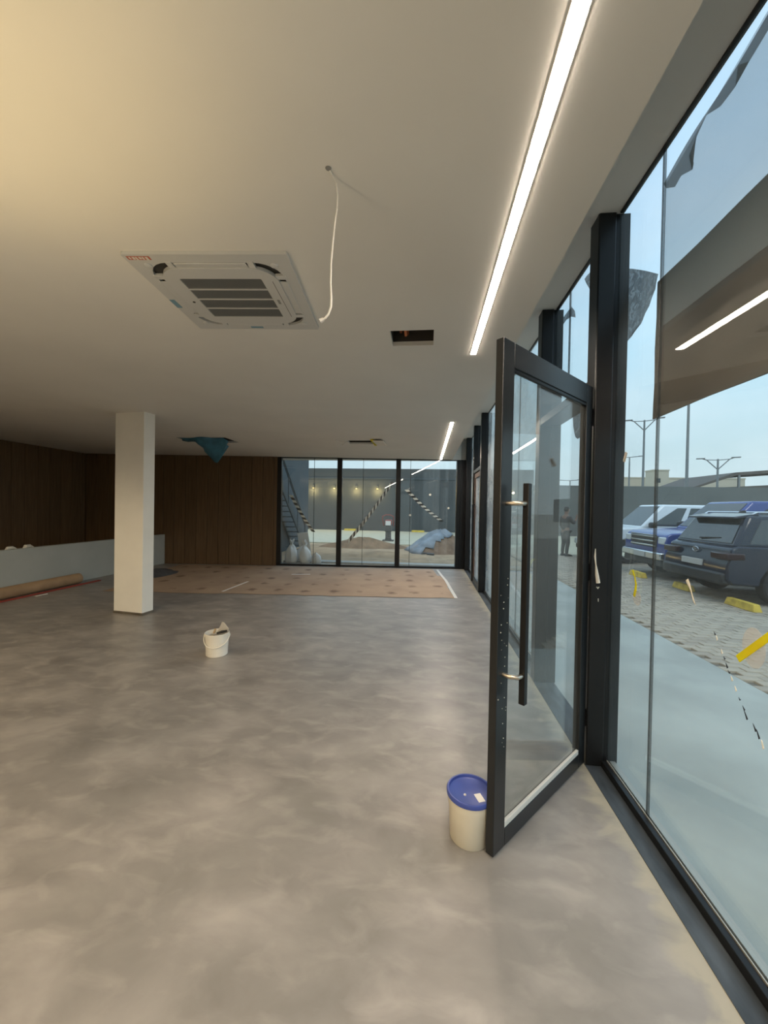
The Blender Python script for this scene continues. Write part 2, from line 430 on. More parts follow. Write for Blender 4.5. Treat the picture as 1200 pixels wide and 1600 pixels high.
M['dark_shirt'] = mat('dark_grey_shirt', (.04, .038, .04), .85)
M['dark_trousers'] = mat('black_trousers', (.022, .022, .025), .85)
M['hair'] = mat('black_hair', (.012, .010, .010), .7)
M['cream_bld'] = mat('cream_render', (.62, .55, .43), .9, var=.06)
M['tent'] = mat('dark_brown_roofing', (.105, .092, .082), .8, var=.15, scale=.6)
M['pole'] = mat('weathered_pole_steel', (.20, .215, .22), .6)
M['rammer_red'] = mat('red_machine_paint', (.32, .05, .04), .5)
M['rammer_grey'] = mat('grey_machine_parts', (.09, .09, .085), .6)
M['haz_w'] = mat('white_hazard_tape', (.80, .80, .76), .5)
M['haz_k'] = mat('black_hazard_tape', (.02, .02, .022), .5)
M['splash'] = mat('dry_white_plaster', (.72, .68, .58), .7)
M['clear_bit'] = sheer('clear_tape_scrap', (.6, .58, .53), .3)
M['lamp_glow'] = emis('lit_lamp_glass', (1.0, .72, .30), 1.2)

CEIL = 2.98       # ceiling board
TOPZ = 3.55       # head of the glass front
GX = 1.20         # glass plane
WALLX = -9.3
def back_y(x): return 10.72 + .1 * x          # the end wall runs a little askew
ANG = math.atan(.1)

# ---------------------------------------------------------------- floor and ceiling
b = MB(); b.box(WALLX - .2, 1.06, -7, 11.0, -.12, 0)
floor = struct('floor', b, M['floor'], 'grey troweled cement floor with cloudy trowel marks', 'floor')
b = MB(); b.box(1.06, GX + .05, -7, 10.95, -.12, .004)
struct('trim_1', b, M['slate'], 'dark dusty stone strip along the foot of the glass front', 'sill')

def plate(x0, x1, y0, y1, z0, z1, holes):
    """slab with rectangular through-holes"""
    xs = sorted({x0, x1, *[h[0] for h in holes], *[h[1] for h in holes]})
    ys = sorted({y0, y1, *[h[2] for h in holes], *[h[3] for h in holes]})
    mb = MB()
    for i in range(len(xs) - 1):
        for j in range(len(ys) - 1):
            cx, cy = (xs[i] + xs[i + 1]) / 2, (ys[j] + ys[j + 1]) / 2
            if any(h[0] < cx < h[1] and h[2] < cy < h[3] for h in holes): continue
            mb.box(xs[i], xs[i + 1], ys[j], ys[j + 1], z0, z1)
    return mb
HOLE1 = (-.295, .035, 2.945, 3.22)
HOLE2 = (-1.62, -1.02, 7.75, 8.15)
HOLE3 = (-4.75, -4.0, 7.4, 8.0)
cl = plate(WALLX, .69, -7, 11.1, CEIL, CEIL + .035, [HOLE1, HOLE2, HOLE3])
ceiling = struct('ceiling', cl, M['ceiling'], 'flat white suspended ceiling', 'ceiling')
b = MB(); b.box(.66, .69, -7, 11.1, CEIL + .03, TOPZ + .02)
obj('ceiling_upstand', b, M['ceiling'], ceiling)
b = MB(); b.box(.69, GX + .02, -7, 11.1, TOPZ, TOPZ + .04)
obj('raised_ceiling_strip', b, M['ceiling'], ceiling)
b = MB(); b.box(WALLX - .3, GX + .02, -7.2, 11.3, TOPZ + .05, TOPZ + .30)
obj('roof_slab', b, M['void'], ceiling)

# ---------------------------------------------------------------- walls
wl_b = MB(); wl_b.box(WALLX - .25, WALLX - .03, -7.2, 11.0, -.1, TOPZ + .05)
wall_left = struct('wall_left', wl_b, M['wood'], 'dark brown wood clad wall on the left', 'wall')
y = 3.0
pm = None
k = 0
while y < 9.75:
    w = .298
    b = MB(); b.box(WALLX - .03, WALLX, 0, min(w, 9.79 - y), 0, CEIL)
    o = obj('panel', b, M['wood'], wall_left, bevel=.004, seg=1); o.location = (0, y, 0)
    y += .304; k += 1
b = MB(); b.box(WALLX - .03, WALLX, -7, 2.99, 0, CEIL)
obj('plain_panel', b, M['wood'], wall_left)

XL, XR = -4.06, 1.0
wb = MB()
Mb = Matrix.Translation((0, 10.72, 0)) @ Matrix.Rotation(ANG, 4, 'Z')
cA = math.cos(ANG)
u0, uL, uR = WALLX / cA, XL / cA, XR / cA     # along-wall coordinates
wb.box(u0 - .3, uL, .03, .22, -.1, TOPZ + .05, M=Mb)
wall_back = struct('wall_back', wb, M['wood'], 'brown wood clad end wall left of the back window', 'wall')
u = u0 + .02
while u < uL - .03:
    w = min(.298, uL - u)
    b = MB(); b.box(0, w, 0, .03, 0, CEIL)
    o = obj('panel', b, M['wood'], wall_back, bevel=.004, seg=1)
    o.matrix_world = Mb @ Matrix.Translation((u, 0, 0))
    u += .304
b = MB(); b.box(WALLX - .2, GX + .1, -7.2, -7, -.1, TOPZ + .05)
struct('wall_front', b, M['white_wall'], 'white wall behind the camera', 'wall')
# head beam over the back window
b = MB(); b.box(uL, uR + .15, .0, .2, CEIL + .0, TOPZ + .05, M=Mb)
struct('trim_2', b, M['white_wall'], 'lintel above the back window', 'lintel')

# low white half wall
b = MB(); b.box(-7.22, -7.1, 1.0, back_y(-7.1) - .01, 0, .80)
hw = struct('wall_low', b, M['halfwall'], 'low pale half wall in front of the wood clad left wall', 'wall', bevel=.004)
for (yy, s) in ((6.05, .05), (6.35, .06)):
    b = MB()
    b.tube([(-7.16, yy - .09, .80), (-7.16, yy - .05, .825), (-7.16, yy + .03, .83), (-7.16, yy + .10, .80)], [.01, s * .6, s * .5, .01], 8)
    o = obj('rubble_lump', b, M['splash'], None, smooth=True)
    tag(o, 'white plaster lump on the low half wall, %s' % ('nearer the left edge' if yy < 6.2 else 'farther from the left edge'), 'rubble', 'plaster lumps on the half wall')

# column
col_rot = Matrix.Translation((-4.10, 5.29, 0)) @ Matrix.Rotation(R(-8), 4, 'Z')
b = MB(); b.box(-.52, 0, 0, .20, 0, CEIL + .02, M=col_rot)
colm = struct('column', b, M['column'], 'cream square column standing on the cement floor', 'column', bevel=.006)
b = MB(); b.box(-.524, .004, -.004, .204, 0, .035, M=col_rot)
obj('dirty_foot', b, M['dirt'], colm)

# ---------------------------------------------------------------- glass front (right)
POSTS = [(2.635, 2.77), (3.85, 3.985), (7.86, 7.99), (9.06, 9.19), (10.62, 10.86)]
PL = ['nearest black post of the glass front, hinge side of the open door', 'black post of the glass front just behind the open glass door',
      'black post of the glass front on the near side of the far door', 'black post of the glass front on the far side of the far door', 'black corner post where the glass front meets the back window']
for i, (y0, y1) in enumerate(POSTS):
    b = MB(); b.box(1.062, 1.17, y0, y1, 0.004, TOPZ)
    p = struct('trim_%d' % (i + 3), b, M['black'], PL[i], 'post', bevel=.008)
    b = MB(); b.box(1.17, 1.26, y0 + .02, y1 - .02, 0.004, TOPZ)
    obj('glazing_rebate', b, M['black'], p)
    if i == 0:
        post1 = p
for (pts, r) in (([(1.088, 2.634, 1.41), (1.086, 2.634, 1.36), (1.092, 2.634, 1.31), (1.10, 2.634, 1.24), (1.108, 2.634, 1.19)], [.002, .006, .004, .012, .014]),
                 ([(1.10, 2.634, 1.165), (1.108, 2.634, 1.155), (1.116, 2.634, 1.165)], [.004, .005, .003]), ([(1.112, 2.634, 1.09), (1.113, 2.634, 1.07)], [.003, .002])):
    b = MB(); b.tube(pts, r, 6); obj('plaster_drip', b, M['splash'], post1, smooth=True, label='white plaster drip')

def pane(y0, y1, z0, z1, m, parent, x=GX, t=.01, name='pane'):
    b = MB(); b.box(x - t / 2, x + t / 2, y0, y1, z0, z1)
    return obj(name, b, m, parent)
def joint(y, z0, z1, parent):
    b = MB(); b.box(GX - .0062, GX + .0062, y - .006, y + .006, z0, z1)
    return obj('silicone_joint', b, M['silicone'], parent)
def channel(y0, y1, parent, top=True):
    b = MB(); b.box(GX - .045, GX - .012, y0, y1, .004, .045); obj('bottom_channel', b, M['black'], parent, bevel=.004)
    b = MB(); b.box(GX - .012, GX - .007, y0, y1, .004, .05); b.box(GX + .007, GX + .04, y0, y1, .004, .045); obj('glazing_lip', b, M['pale_channel'], parent)
    if top:
        b = MB(); b.box(GX - .012, GX + .012, y0, y1, TOPZ - .012, TOPZ + .005); obj('top_channel', b, M['black'], parent)

w1 = thing('window_1', 'tall frameless glass panes right of the open door', 'window', (0, 0, 0), kind='structure')
JY = 2.19
pane(JY + .006, 2.655, .02, TOPZ - .01, M['glass_dusty'], w1)
pane(.62, JY - .006, .02, TOPZ - .01, M['glass_dusty'], w1)
for a, c in ((-1.0, .608), (-2.6, -1.012), (-4.2, -2.612), (-5.8, -4.212), (-7, -5.812)): pane(a, c, .02, TOPZ - .01, M['glass'], w1)
for yy in (JY, .614, -1.006, -2.606, -4.206, -5.806): joint(yy, .02, TOPZ - .01, w1)
channel(-7, 2.635, w1)
# protective film on the second pane, its top edge cut askew
b = MB(); b.prism([(JY, 2.62), (JY, 3.355), (1.58, 3.49), (.62, 3.54), (.62, 2.62)], lambda a, c: (GX + .0065, a, c), lambda a, c: (GX + .0075, a, c))
obj('protective_film', b, M['film'], w1)

w2 = thing('window_2', 'fixed light above the open doorway', 'window', kind='structure')
pane(2.75, 3.87, 2.50, TOPZ - .01, M['glass'], w2)
b = MB(); b.box(1.065, GX + .05, 2.77, 3.85, 2.455, 2.52); obj('transom_bar', b, M['black'], w2, bevel=.004)
b = MB(); b.box(GX - .012, GX + .012, 2.77, 3.85, TOPZ - .012, TOPZ + .005); obj('top_channel', b, M['black'], w2)
joint(3.52, 2.52, TOPZ, w2)

w3 = thing('window_3', 'run of tall glass panes behind the open door', 'window', kind='structure')
for a, c in ((3.97, 5.27), (5.282, 6.57), (6.582, 7.88)): pane(a, c, .02, TOPZ - .01, M['glass_hazy'], w3)
for yy in (5.276, 6.576): joint(yy, .02, TOPZ, w3)
channel(3.985, 7.86, w3)

d2 = thing('door_2', 'closed far glass door with a brown metal frame', 'door', kind='structure')
b = MB(); b.box(1.09, 1.15, 7.99, 8.07, .01, 2.44); obj('stile', b, M['brown_frame'], d2, bevel=.004)
b = MB(); b.box(1.09, 1.15, 8.98, 9.06, .01, 2.44); obj('stile', b, M['brown_frame'], d2, bevel=.004)
b = MB(); b.box(1.09, 1.15, 8.07, 8.98, 2.34, 2.44); obj('top_rail', b, M['brown_frame'], d2, bevel=.004)
b = MB(); b.box(1.09, 1.15, 8.07, 8.98, .01, .12); obj('bottom_rail', b, M['black'], d2, bevel=.004)
pane(8.06, 8.99, .11, 2.35, M['glass_hazy'], d2, x=1.12)
b = MB(); b.tube([(1.09, 8.9, .75), (1.04, 8.9, .75), (1.04, 8.9, 1.75), (1.09, 8.9, 1.75)], .014, 8); obj('pull_handle', b, M['black'], d2)
w4 = thing('window_4', 'fixed light above the far door', 'window', kind='structure')
pane(7.97, 9.08, 2.50, TOPZ - .01, M['glass'], w4)
b = MB(); b.box(1.065, GX + .05, 7.99, 9.06, 2.45, 2.52); obj('transom_bar', b, M['black'], w4, bevel=.004)
w5 = thing('window_5', 'glass pane between the far door and the corner post', 'window', kind='structure')
pane(9.18, 10.63, .02, TOPZ - .01, M['glass_hazy'], w5)
channel(9.19, 10.62, w5)

# ---------------------------------------------------------------- back window
w6 = thing('window_6', 'back window of three tall bays with black mullions', 'window', (0, 10.72, 0), ANG, kind='structure')
mull = [-4.03, -2.373, -.76, .90]
for i, um in enumerate(mull):
    b = MB(); b.box(um - .065, um + .065, .02, .16, 0, CEIL); obj('mullion', b, M['black'], w6, bevel=.005)
b = MB(); b.box(uL, uR, .02, .14, 0, .05); obj('sill_channel', b, M['black'], w6, bevel=.005)
b = MB(); b.box(uL, uR, .06, .12, CEIL - .02, CEIL + .02); obj('head_channel', b, M['black'], w6)
b = MB(); b.box(.93, 1.10, .0, .18, 0, TOPZ); obj('corner_infill', b, M['black'], w6, bevel=.004)
for i in range(3):
    a, c = mull[i] + .04, mull[i + 1] - .04
    mid = a + (c - a) * (.58, .396, .186)[i]
    for q0, q1 in ((a, mid - .004), (mid + .004, c)):
        b = MB(); b.box(q0, q1, .085, .095, .04, CEIL); obj('pane', b, M['glass'], w6)
    b = MB(); b.box(mid - .006, mid + .006, .08, .10, .04, CEIL); obj('silicone_joint', b, M['silicone'], w6)
for (uu, zz) in ((.12, 2.02), (.63, 1.66), (-.42, 1.45)):
    b = MB(); b.lathe([(0, 0), (.03, 0), (.03, .004), (0, .004)], 12, M=Matrix.Translation((uu, .085, zz)) @ Matrix.Rotation(R(90), 4, 'X'))
    obj('paint_dab', b, M['splash'], w6, label='white paint dab on the glass')

def hazard(p0, p1, n, label, cat='tape'):
    """black and white warning tape, banded, stuck to the outer face of the back window"""
    b = MB(); (ua, za), (ub, zb) = p0, p1
    du, dz = ub - ua, zb - za; Ln = math.hypot(du, dz); nx, nzv = -dz / Ln * .040, du / Ln * .040
    def P(t, s, d):
        sag = -.10 * math.sin(PI * t) * .5
        q = t + s * .028
        return (ua + du * q + nx * s, .098 + d, za + dz * q + nzv * s + sag)
    for i in range(n):
        t0, t1 = i / n, (i + 1) / n
        b.hexa([P(t0, -1, 0), P(t1, -1, 0), P(t1, 1, 0), P(t0, 1, 0), P(t0, -1, .004), P(t1, -1, .004), P(t1, 1, .004), P(t0, 1, .004)], i % 2)
    o = obj('hazard_tape', b, [M['haz_w'], M['haz_k']])
    o.location = (0, 10.72, 0); o.rotation_euler = (0, 0, ANG)
    return tag(o, label, cat, 'hazard tapes on the back window')
hazard((-2.11, .70), (-.93, 2.33), 26, 'black and white hazard tape climbing across the middle bay of the back window')
hazard((-.53, 2.15), (.47, 1.29), 18, 'black and white hazard tape slanting down across the right bay of the back window')
hazard((-3.72, 1.95), (-3.08, .94), 16, 'black and white hazard tape slanting down in the left bay before the staircase')

# ---------------------------------------------------------------- LED strips
def led(y0, y1, label):
    t = thing('ceiling_light_strip', label, 'light', (.378, y0, CEIL), group='long light strips in the ceiling')
    b = MB(); b.box(-.021, .021, 0, y1 - y0, -.005, -.001); obj('diffuser', b, M['led'], t)
    b = MB(); b.box(-.026, -.0215, -.004, y1 - y0 + .004, -.003, 0); b.box(.0215, .026, -.004, y1 - y0 + .004, -.003, 0); obj('trim_edge', b, M['led_frame'], t)
led(-5.5, 3.42, 'long glowing ceiling light strip nearest the camera')
led(6.11, 10.7, 'far glowing ceiling light strip running up to the back window')

# ---------------------------------------------------------------- the open glass door
DW = 1.065
dang = math.atan2(.743, .669)
d1 = thing('door_1', 'open glass door with a charcoal frame and a long pull bar', 'door', (.345, 1.861, 0), dang, kind='structure')
T = .042   # local: x along the door from free edge to hinge, y 0 (camera side) .. T, z
def dbox(name, x0, x1, y0, y1, z0, z1, m, bev=.004, **kw):
    b = MB(); b.box(x0, x1, y0, y1, z0, z1); return obj(name, b, m, d1, bevel=bev, **kw)
dbox('stile', 0, .10, 0, T, .012, 2.45, M['black_door'])
dbox('stile', .975, DW, 0, T, .012, 2.45, M['black_door'])
dbox('top_rail', .10, .975, 0, T, 2.33, 2.45, M['black_door'])
dbox('bottom_rail', .10, .975, 0, T, .012, .10, M['black_door'])
dbox('glazing_bead', .10, .975, .002, .018, .10, .128, M['bead'], .002, label='pale dusty glazing bead')
dbox('top_bead', .10, .975, .004, .018, 2.312, 2.33, M['black'], .002)
b = MB(); b.box(.095, .98, .019, .025, .095, 2.335); obj('pane', b, M['glass_door'], d1)
ph = MB(); ph.box(.10, .13, -.085, -.055, .73, 1.775); pull = obj('pull_handle', ph, M['black'], d1, bevel=.003)
for zz in (.865, 1.68):
    b = MB(); b.tube([(.055, 0, zz), (.055, -.035, zz), (.075, -.065, zz), (.115, -.07, zz)], .011, 10); obj('standoff', b, M['steel'], pull, smooth=True, label='steel standoff')
for zz in (.25, 1.2, 2.2):
    b = MB(); b.tube([(DW + .008, .01, zz), (DW + .008, .01, zz + .11)], .012, 10); obj('hinge', b, M['black'], d1, smooth=True)
rnd = random.Random(3)
sm = MB()
for i in range(26):
    zz = rnd.uniform(.5, 1.35); xx = rnd.uniform(.012, .085); r = rnd.uniform(.0012, .0035)
    sm.lathe([(0, 0), (r, 0), (r * .8, .0015), (0, .002)], 6, M=Matrix.Translation((xx, -.0005, zz)) @ Matrix.Rotation(R(90), 4, 'X'))
obj('paint_specks', sm, M['splash'], d1, kind='stuff')

# ---------------------------------------------------------------- things stuck to or hanging at the near glass
def sheet(name, poly, x, m, label, cat, group=None, wave=.012, t=.003):
    """a thin sheet in the plane of the glass front, gently buckled"""
    me_b = bmesh.new()
    vs = [me_b.verts.new((0, a, c)) for a, c in poly]
    me_b.faces.new(vs)
    bmesh.ops.triangulate(me_b, faces=me_b.faces[:])
    for _ in range(3): bmesh.ops.subdivide_edges(me_b, edges=me_b.edges[:], cuts=1, use_grid_fill=True)
    for v in me_b.verts:
        v.co.x = wave * (math.sin(v.co.y * 9 + v.co.z * 5) + .6 * math.sin(v.co.z * 17 - v.co.y * 11))
    bmesh.ops.recalc_face_normals(me_b, faces=me_b.faces)
    me = bpy.data.meshes.new(name); me_b.to_mesh(me); me_b.free(); me.materials.append(m)
    o = obj(name, me, m); o.location = (x, 0, 0)
    sd = o.modifiers.new('thickness', 'SOLIDIFY'); sd.thickness = t
    if cat: tag(o, label, cat, group)
    return o
sheet('hanging_sheet', [(2.45, 2.195), (2.425, 2.98), (2.0, 2.985), (1.2, 2.99), (.3, 3.0), (-.6, 3.0), (-.6, 2.2), (.3, 2.2), (1.2, 2.2), (2.0, 2.203)], 1.31, M['banner'],
      'large dark brown sheet hanging outside the tall glass panes', 'banner', wave=.003, t=.01)
G = 'torn net scraps on the glass front'
sheet('torn_net', [(2.236, 3.395), (2.21, 3.35), (2.136, 3.297), (2.09, 3.315), (2.011, 3.277), (2.00, 3.30), (2.03, 3.356), (1.98, 3.40), (1.92, 3.442), (1.84, 3.40), (1.761, 3.401), (1.75, 3.472), (1.692, 3.427), (1.606, 3.44), (1.2, 3.45), (1.2, 3.52), (1.606, 3.50), (1.95, 3.45)],
      1.222, M['net_thin'], 'long torn grey strip under the top of the second glass pane', 'net', G, .004, .001)
sheet('torn_net', [(3.46, 3.60), (3.256, 3.58), (3.054, 3.457), (2.726, 3.24), (2.399, 3.013), (2.414, 2.934), (2.50, 2.88), (2.557, 2.865), (2.60, 2.82), (2.66, 2.81), (2.70, 2.79), (2.84, 2.78), (3.134, 3.004), (3.263, 3.288)],
      1.305, M['net'], 'triangular torn grey net behind the nearest black post', 'net', G, .012)
sheet('torn_net', [(4.235, 3.50), (4.1, 3.53), (3.801, 3.54), (3.70, 3.45), (3.665, 3.377), (3.80, 3.45), (3.93, 3.48), (4.1, 3.47)], 1.30, M['net'],
      'small torn grey net high up over the doorway', 'net', G, .006)
sheet('torn_net', [(3.69, 2.60), (3.405, 2.60), (3.40, 2.48), (3.41, 2.41), (3.444, 2.32), (3.50, 2.275), (3.54, 2.271), (3.60, 2.30), (3.645, 2.352), (3.68, 2.41), (3.70, 2.478)], 1.30, M['net'],
      'rounded dark net flap hanging in the doorway behind the door glass', 'net', G, .006)
def dab(name, pts, r, m, label, cat, group=None, flat=.25):
    b = MB(); b.tube([(0, a, c) for a, c in pts], r, 8)
    b.v = [(v[0] * flat, v[1], v[2]) for v in b.v]
    o = obj(name, b, m, smooth=True); o.location = (GX - .009, 0, 0)
    return tag(o, label, cat, group)
GT = 'scraps of tape and drips on the glass'
dab('tape_scrap', [(2.385, 1.315), (2.36, 1.28), (2.345, 1.24), (2.35, 1.20), (2.36, 1.17)], [.008, .006, .009, .013, .012], M['yellow_tape'], 'curled yellow tape scrap on the glass by the nearest post', 'tape', GT)
b = MB(); b.lathe([(.0, 0), (.04, 0), (.042, .002), (0, .003)], 20, M=Matrix.Translation((0, 2.33, 1.165)) @ Matrix.Rotation(R(90), 4, 'Y'))
o = obj('tape_bubble', b, M['clear_bit']); o.location = (GX - .011, 0, 0); tag(o, 'clear round smear on the glass below the curled yellow scrap', 'smear')
dab('plaster_drip', [(1.915, 1.345), (1.90, 1.325), (1.885, 1.30), (1.87, 1.265), (1.855, 1.245)], [.011, .009, .004, .005, .002], M['splash'], 'white plaster drip on the glass in front of the dark car', 'drip', GT)
b = MB()
b.lathe([(0, 0), (.062, 0), (.064, .0015), (0, .002)], 28, M=Matrix.Translation((0, 1.545, 1.165)) @ Matrix.Diagonal((1, .8, 1.15, 1)) @ Matrix.Rotation(R(90), 4, 'Y'))
o = obj('glue_smear', b, M['clear_bit']); o.location = (GX - .010, 0, 0); tag(o, 'round greyish smear on the glass at the right edge', 'smear')
b = MB(); b.bar((0, 1.61, 1.10), (0, 1.36, 1.345), .004, .026)
o = obj('tape_strip', b, M['yellow_tape'], bevel=.001); o.location = (GX - .012, 0, 0); tag(o, 'bright yellow tape strip stuck on the glass at the right edge', 'tape', GT)
b = MB(); seq = [(1.74, 1.155, 0), (1.728, 1.14, 1), (1.70, 1.095, 1), (1.685, 1.075, 0), (1.672, 1.05, 0), (1.66, 1.03, 0), (1.645, 1.01, 1), (1.625, .98, 1), (1.605, .95, 0), (1.585, .925, 0), (1.575, .905, 0), (1.535, .88, 0), (1.52, .865, 0), (1.50, .84, 1)]
for i, (a, c, mi) in enumerate(seq):
    Ln = (.012, .02, .02, .012, .02, .012, .02, .02, .01, .016, .03, .025, .03, .03)[i]; wd = (.006, .005, .005, .005, .008, .008, .006, .006, .005, .008, .014, .012, .012, .008)[i]
    b.hexa([Vector(q) for q in ((0, a + wd / 2, c + Ln / 2), (.002, a + wd / 2, c + Ln / 2), (.002, a + wd / 2 - .004, c + Ln / 2 - .004), (0, a + wd / 2 - .004, c + Ln / 2 - .004),
                                (0, a - wd / 2, c - Ln / 2), (.002, a - wd / 2, c - Ln / 2), (.002, a - wd / 2 - .005, c - Ln / 2 + .006), (0, a - wd / 2 - .005, c - Ln / 2 + .006))], mi)
o = obj('drip_trail', b, [M['haz_k'], M['splash']]); o.location = (GX - .008, 0, 0); tag(o, 'trail of black and white flecks on the lower glass near the right edge', 'drip', None, 'stuff')
b = MB(); b.box(0, .004, -.012, .012, -.03, .03, M=Matrix.Rotation(R(25), 4, 'X')); o = obj('tape_scrap', b, M['offwhite']); o.location = (GX - .012, 2.50, 1.98)
tag(o, 'tiny pale tape scrap high on the glass right of the nearest post', 'tape', GT)

# ---------------------------------------------------------------- ceiling cassette unit
ac = thing('ceiling_air_conditioner', 'white square ceiling air conditioner with a slatted centre grille', 'air conditioner', (-1.225, 2.38, CEIL), R(4.5))
ac.scale = (1, 1, .62)
def rrect(hx, hy, r, n=7):
    pts = []
    for (sx_, sy_, a0) in ((1, 1, 0), (-1, 1, 90), (-1, -1, 180), (1, -1, 270)):
        for i in range(n):
            a = R(a0 + 90 * i / (n - 1)); pts.append((sx_ * (hx - r) + r * math.cos(a), sy_ * (hy - r) + r * math.sin(a)))
    return pts
def ring(outer, inner, z0, z1):
    b = MB(); n = len(outer)
    for i in range(n):
        j = (i + 1) % n
        b.hexa([(*inner[i], z0), (*outer[i], z0), (*outer[j], z0), (*inner[j], z0), (*inner[i], z1), (*outer[i], z1), (*outer[j], z1), (*inner[j], z1)])
    return b
HX, HY = .445, .43
obj('outer_frame', ring(rrect(HX, HY, .012), rrect(.375, .36, .14), -.03, -.001), M['ac'], ac, smooth=True)
b = MB(); b.prism(rrect(.38, .365, .14), lambda a, c: (a, c, -.004), lambda a, c: (a, c, -.002)); obj('dark_slot', b, M['ac_dark'], ac)
cp = ring(rrect(.335, .32, .13), rrect(.24, .225, .01), -.045, -.012)
obj('centre_panel', cp, M['ac'], ac, smooth=True)
# bridges between frame and centre panel, beside each flap
for s in (-1, 1):
    for q in (-1, 1):
        b = MB(); b.box(q * .225 - .018, q * .225 + .018, s * .34 - .03, s * .34 + .03, -.036, -.008); obj('bridge', b, M['ac'], ac, bevel=.003)
        b = MB(); b.box(s * .355 - .03, s * .355 + .03, q * .225 - .018, q * .225 + .018, -.036, -.008); obj('bridge', b, M['ac'], ac, bevel=.003)
for (cx, cy, hx_, hy_, tilt, ax) in ((0, -.34, .20, .026, 14, 'X'), (0, .34, .20, .026, -8, 'X'), (-.355, 0, .026, .19, -8, 'Y'), (.355, 0, .026, .19, 8, 'Y')):
    b = MB(); b.box(-hx_, hx_, -hy_ + .006, hy_ - .006, -.005, .005, M=Matrix.Translation((cx, cy, -.03)) @ Matrix.Rotation(R(tilt), 4, ax)); obj('louver_flap', b, M['ac'], ac, bevel=.003)
b = MB(); b.box(-.245, .245, -.23, .23, -.016, -.012); obj('grille_backing', b, M['ac_dark'], ac)
gs = MB()
for i in range(58):
    xx = -.236 + i * (.472 / 57); gs.box(xx - .0018, xx + .0018, -.225, .225, -.040, -.026)
obj('grille_slats', gs, M['ac_slat'], ac, kind='stuff')
for yy in (-.112, 0, .112):
    b = MB(); b.box(-.24, .24, yy - .006, yy + .006, -.044, -.022); obj('grille_bar', b, M['ac'], ac)
for (xx, yy) in ((-.33, -.325), (.33, -.325), (.335, .32), (-.335, .32)):
    b = MB(); b.lathe([(.022, -.028), (.020, -.040), (.010, -.046), (0, -.047)], 12, M=Matrix.Translation((xx * 1.06, yy * 1.04, 0))); obj('corner_cap', b, M['ac'], ac, smooth=True)
b = MB(); b.box(-.425, -.30, -.415, -.385, -.0315, -.03); stk = obj('sticker', b, M['red_sticker'], ac, label='faded red sticker at the near left corner')
b = MB()
for i in range(6): b.box(-.415 + i * .018, -.405 + i * .018 + .004 * (i % 2), -.410, -.392 + .003 * (i % 3), -.0325, -.0315)
obj('sticker_print', b, M['offwhite'], stk)
b = MB(); b.box(-.445, -.41, .02, .12, -.0315, -.0298); obj('tape_piece', b, M['blue_tape'], ac, label='blue tape piece')
b = MB(); b.box(-.05, .04, .385, .41, -.0315, -.0298); obj('tape_piece', b, M['blue_tape'], ac, label='blue tape piece')
b = MB(); b.lathe([(.009, -.045), (.009, -.048), (0, -.048)], 10, M=Matrix.Translation((-.285, .03, 0))); obj('sensor_dot', b, M['ac_dark'], ac)
b = MB(); b.box(.262, .278, .0, .05, -.0465, -.045); obj('badge', b, M['ac_slat'], ac)
b = MB(); b.box(.2965, .2995, -.20, .22, -.0455, -.044); obj('panel_seam', b, M['ac_dark'], ac)

# ---------------------------------------------------------------- ceiling openings, cable
t = thing('ceiling_hatch', 'small square hole cut in the ceiling beside the light strip', 'opening', (-.13, 3.08, CEIL))
b = MB()
hx0, hx1, hy0, hy1 = -.165, .165, -.135, .14
b.box(hx0 - .01, hx0, hy0, hy1, .036, .40); b.box(hx1, hx1 + .01, hy0, hy1, .036, .40); b.box(hx0, hx1, hy0 - .01, hy0, .036, .40); b.box(hx0, hx1, hy1, hy1 + .01, .036, .40); b.box(hx0, hx1, hy0, hy1, .40, .41)
obj('hatch_box', b, M['void'], t)
b = MB(); b.tube([(-.07, -.10, .20), (-.075, .0, .16), (-.07, .12, .20)], .05, 12); obj('insulated_pipe', b, M['insul'], t, smooth=True)
b = MB(); b.tube([(-.05, .125, .30), (-.045, .10, .08), (-.055, .06, .05), (-.06, -.05, .10)], .012, 8); b.tube([(-.10, .12, .1), (-.10, .13, .3)], .012, 8); obj('conduit', b, M['orange'], t, smooth=True, label='orange conduit')

t = thing('ceiling_slot', 'open slot in the far ceiling with a hanging pale flap', 'opening', (-1.32, 7.95, CEIL))
b = MB(); b.box(-.30, .30, -.20, .20, .30, .31); b.box(-.31, -.30, -.2, .2, .036, .3); b.box(.30, .31, -.2, .2, .036, .3); b.box(-.3, .3, -.21, -.2, .036, .3); b.box(-.3, .3, .2, .21, .036, .3)
obj('slot_box', b, M['void'], t)
b = MB(); b.box(.27, .47, -.42, .30, -.035, -.015, M=Matrix.Rotation(R(3), 4, 'X')); obj('access_flap', b, M['offwhite'], t, bevel=.003)
b = MB(); b.box(.22, .27, -.40, .25, -.03, -.008); obj('edge_tape', b, M['yellow_tape'], t, label='yellow tape edge')
b = MB(); b.tube([(-.30, -.1, .0), (-.36, -.15, -.05), (-.40, -.1, -.07), (-.36, -.05, -.02), (-.5, -.3, -.012)], .008, 6); obj('loose_wire', b, M['wire'], t, smooth=True)

t = thing('ceiling_opening', 'ceiling opening far back draped with blue plastic', 'opening', (-4.38, 7.7, CEIL))
b = MB(); b.box(-.37, .38, -.3, .3, .30, .31); b.box(-.38, -.37, -.3, .3, .036, .3); b.box(.38, .39, -.3, .3, .036, .3); b.box(-.37, .38, -.31, -.3, .036, .3); b.box(-.37, .38, .3, .31, .036, .3)
obj('opening_box', b, M['void'], t)
pb = bmesh.new()
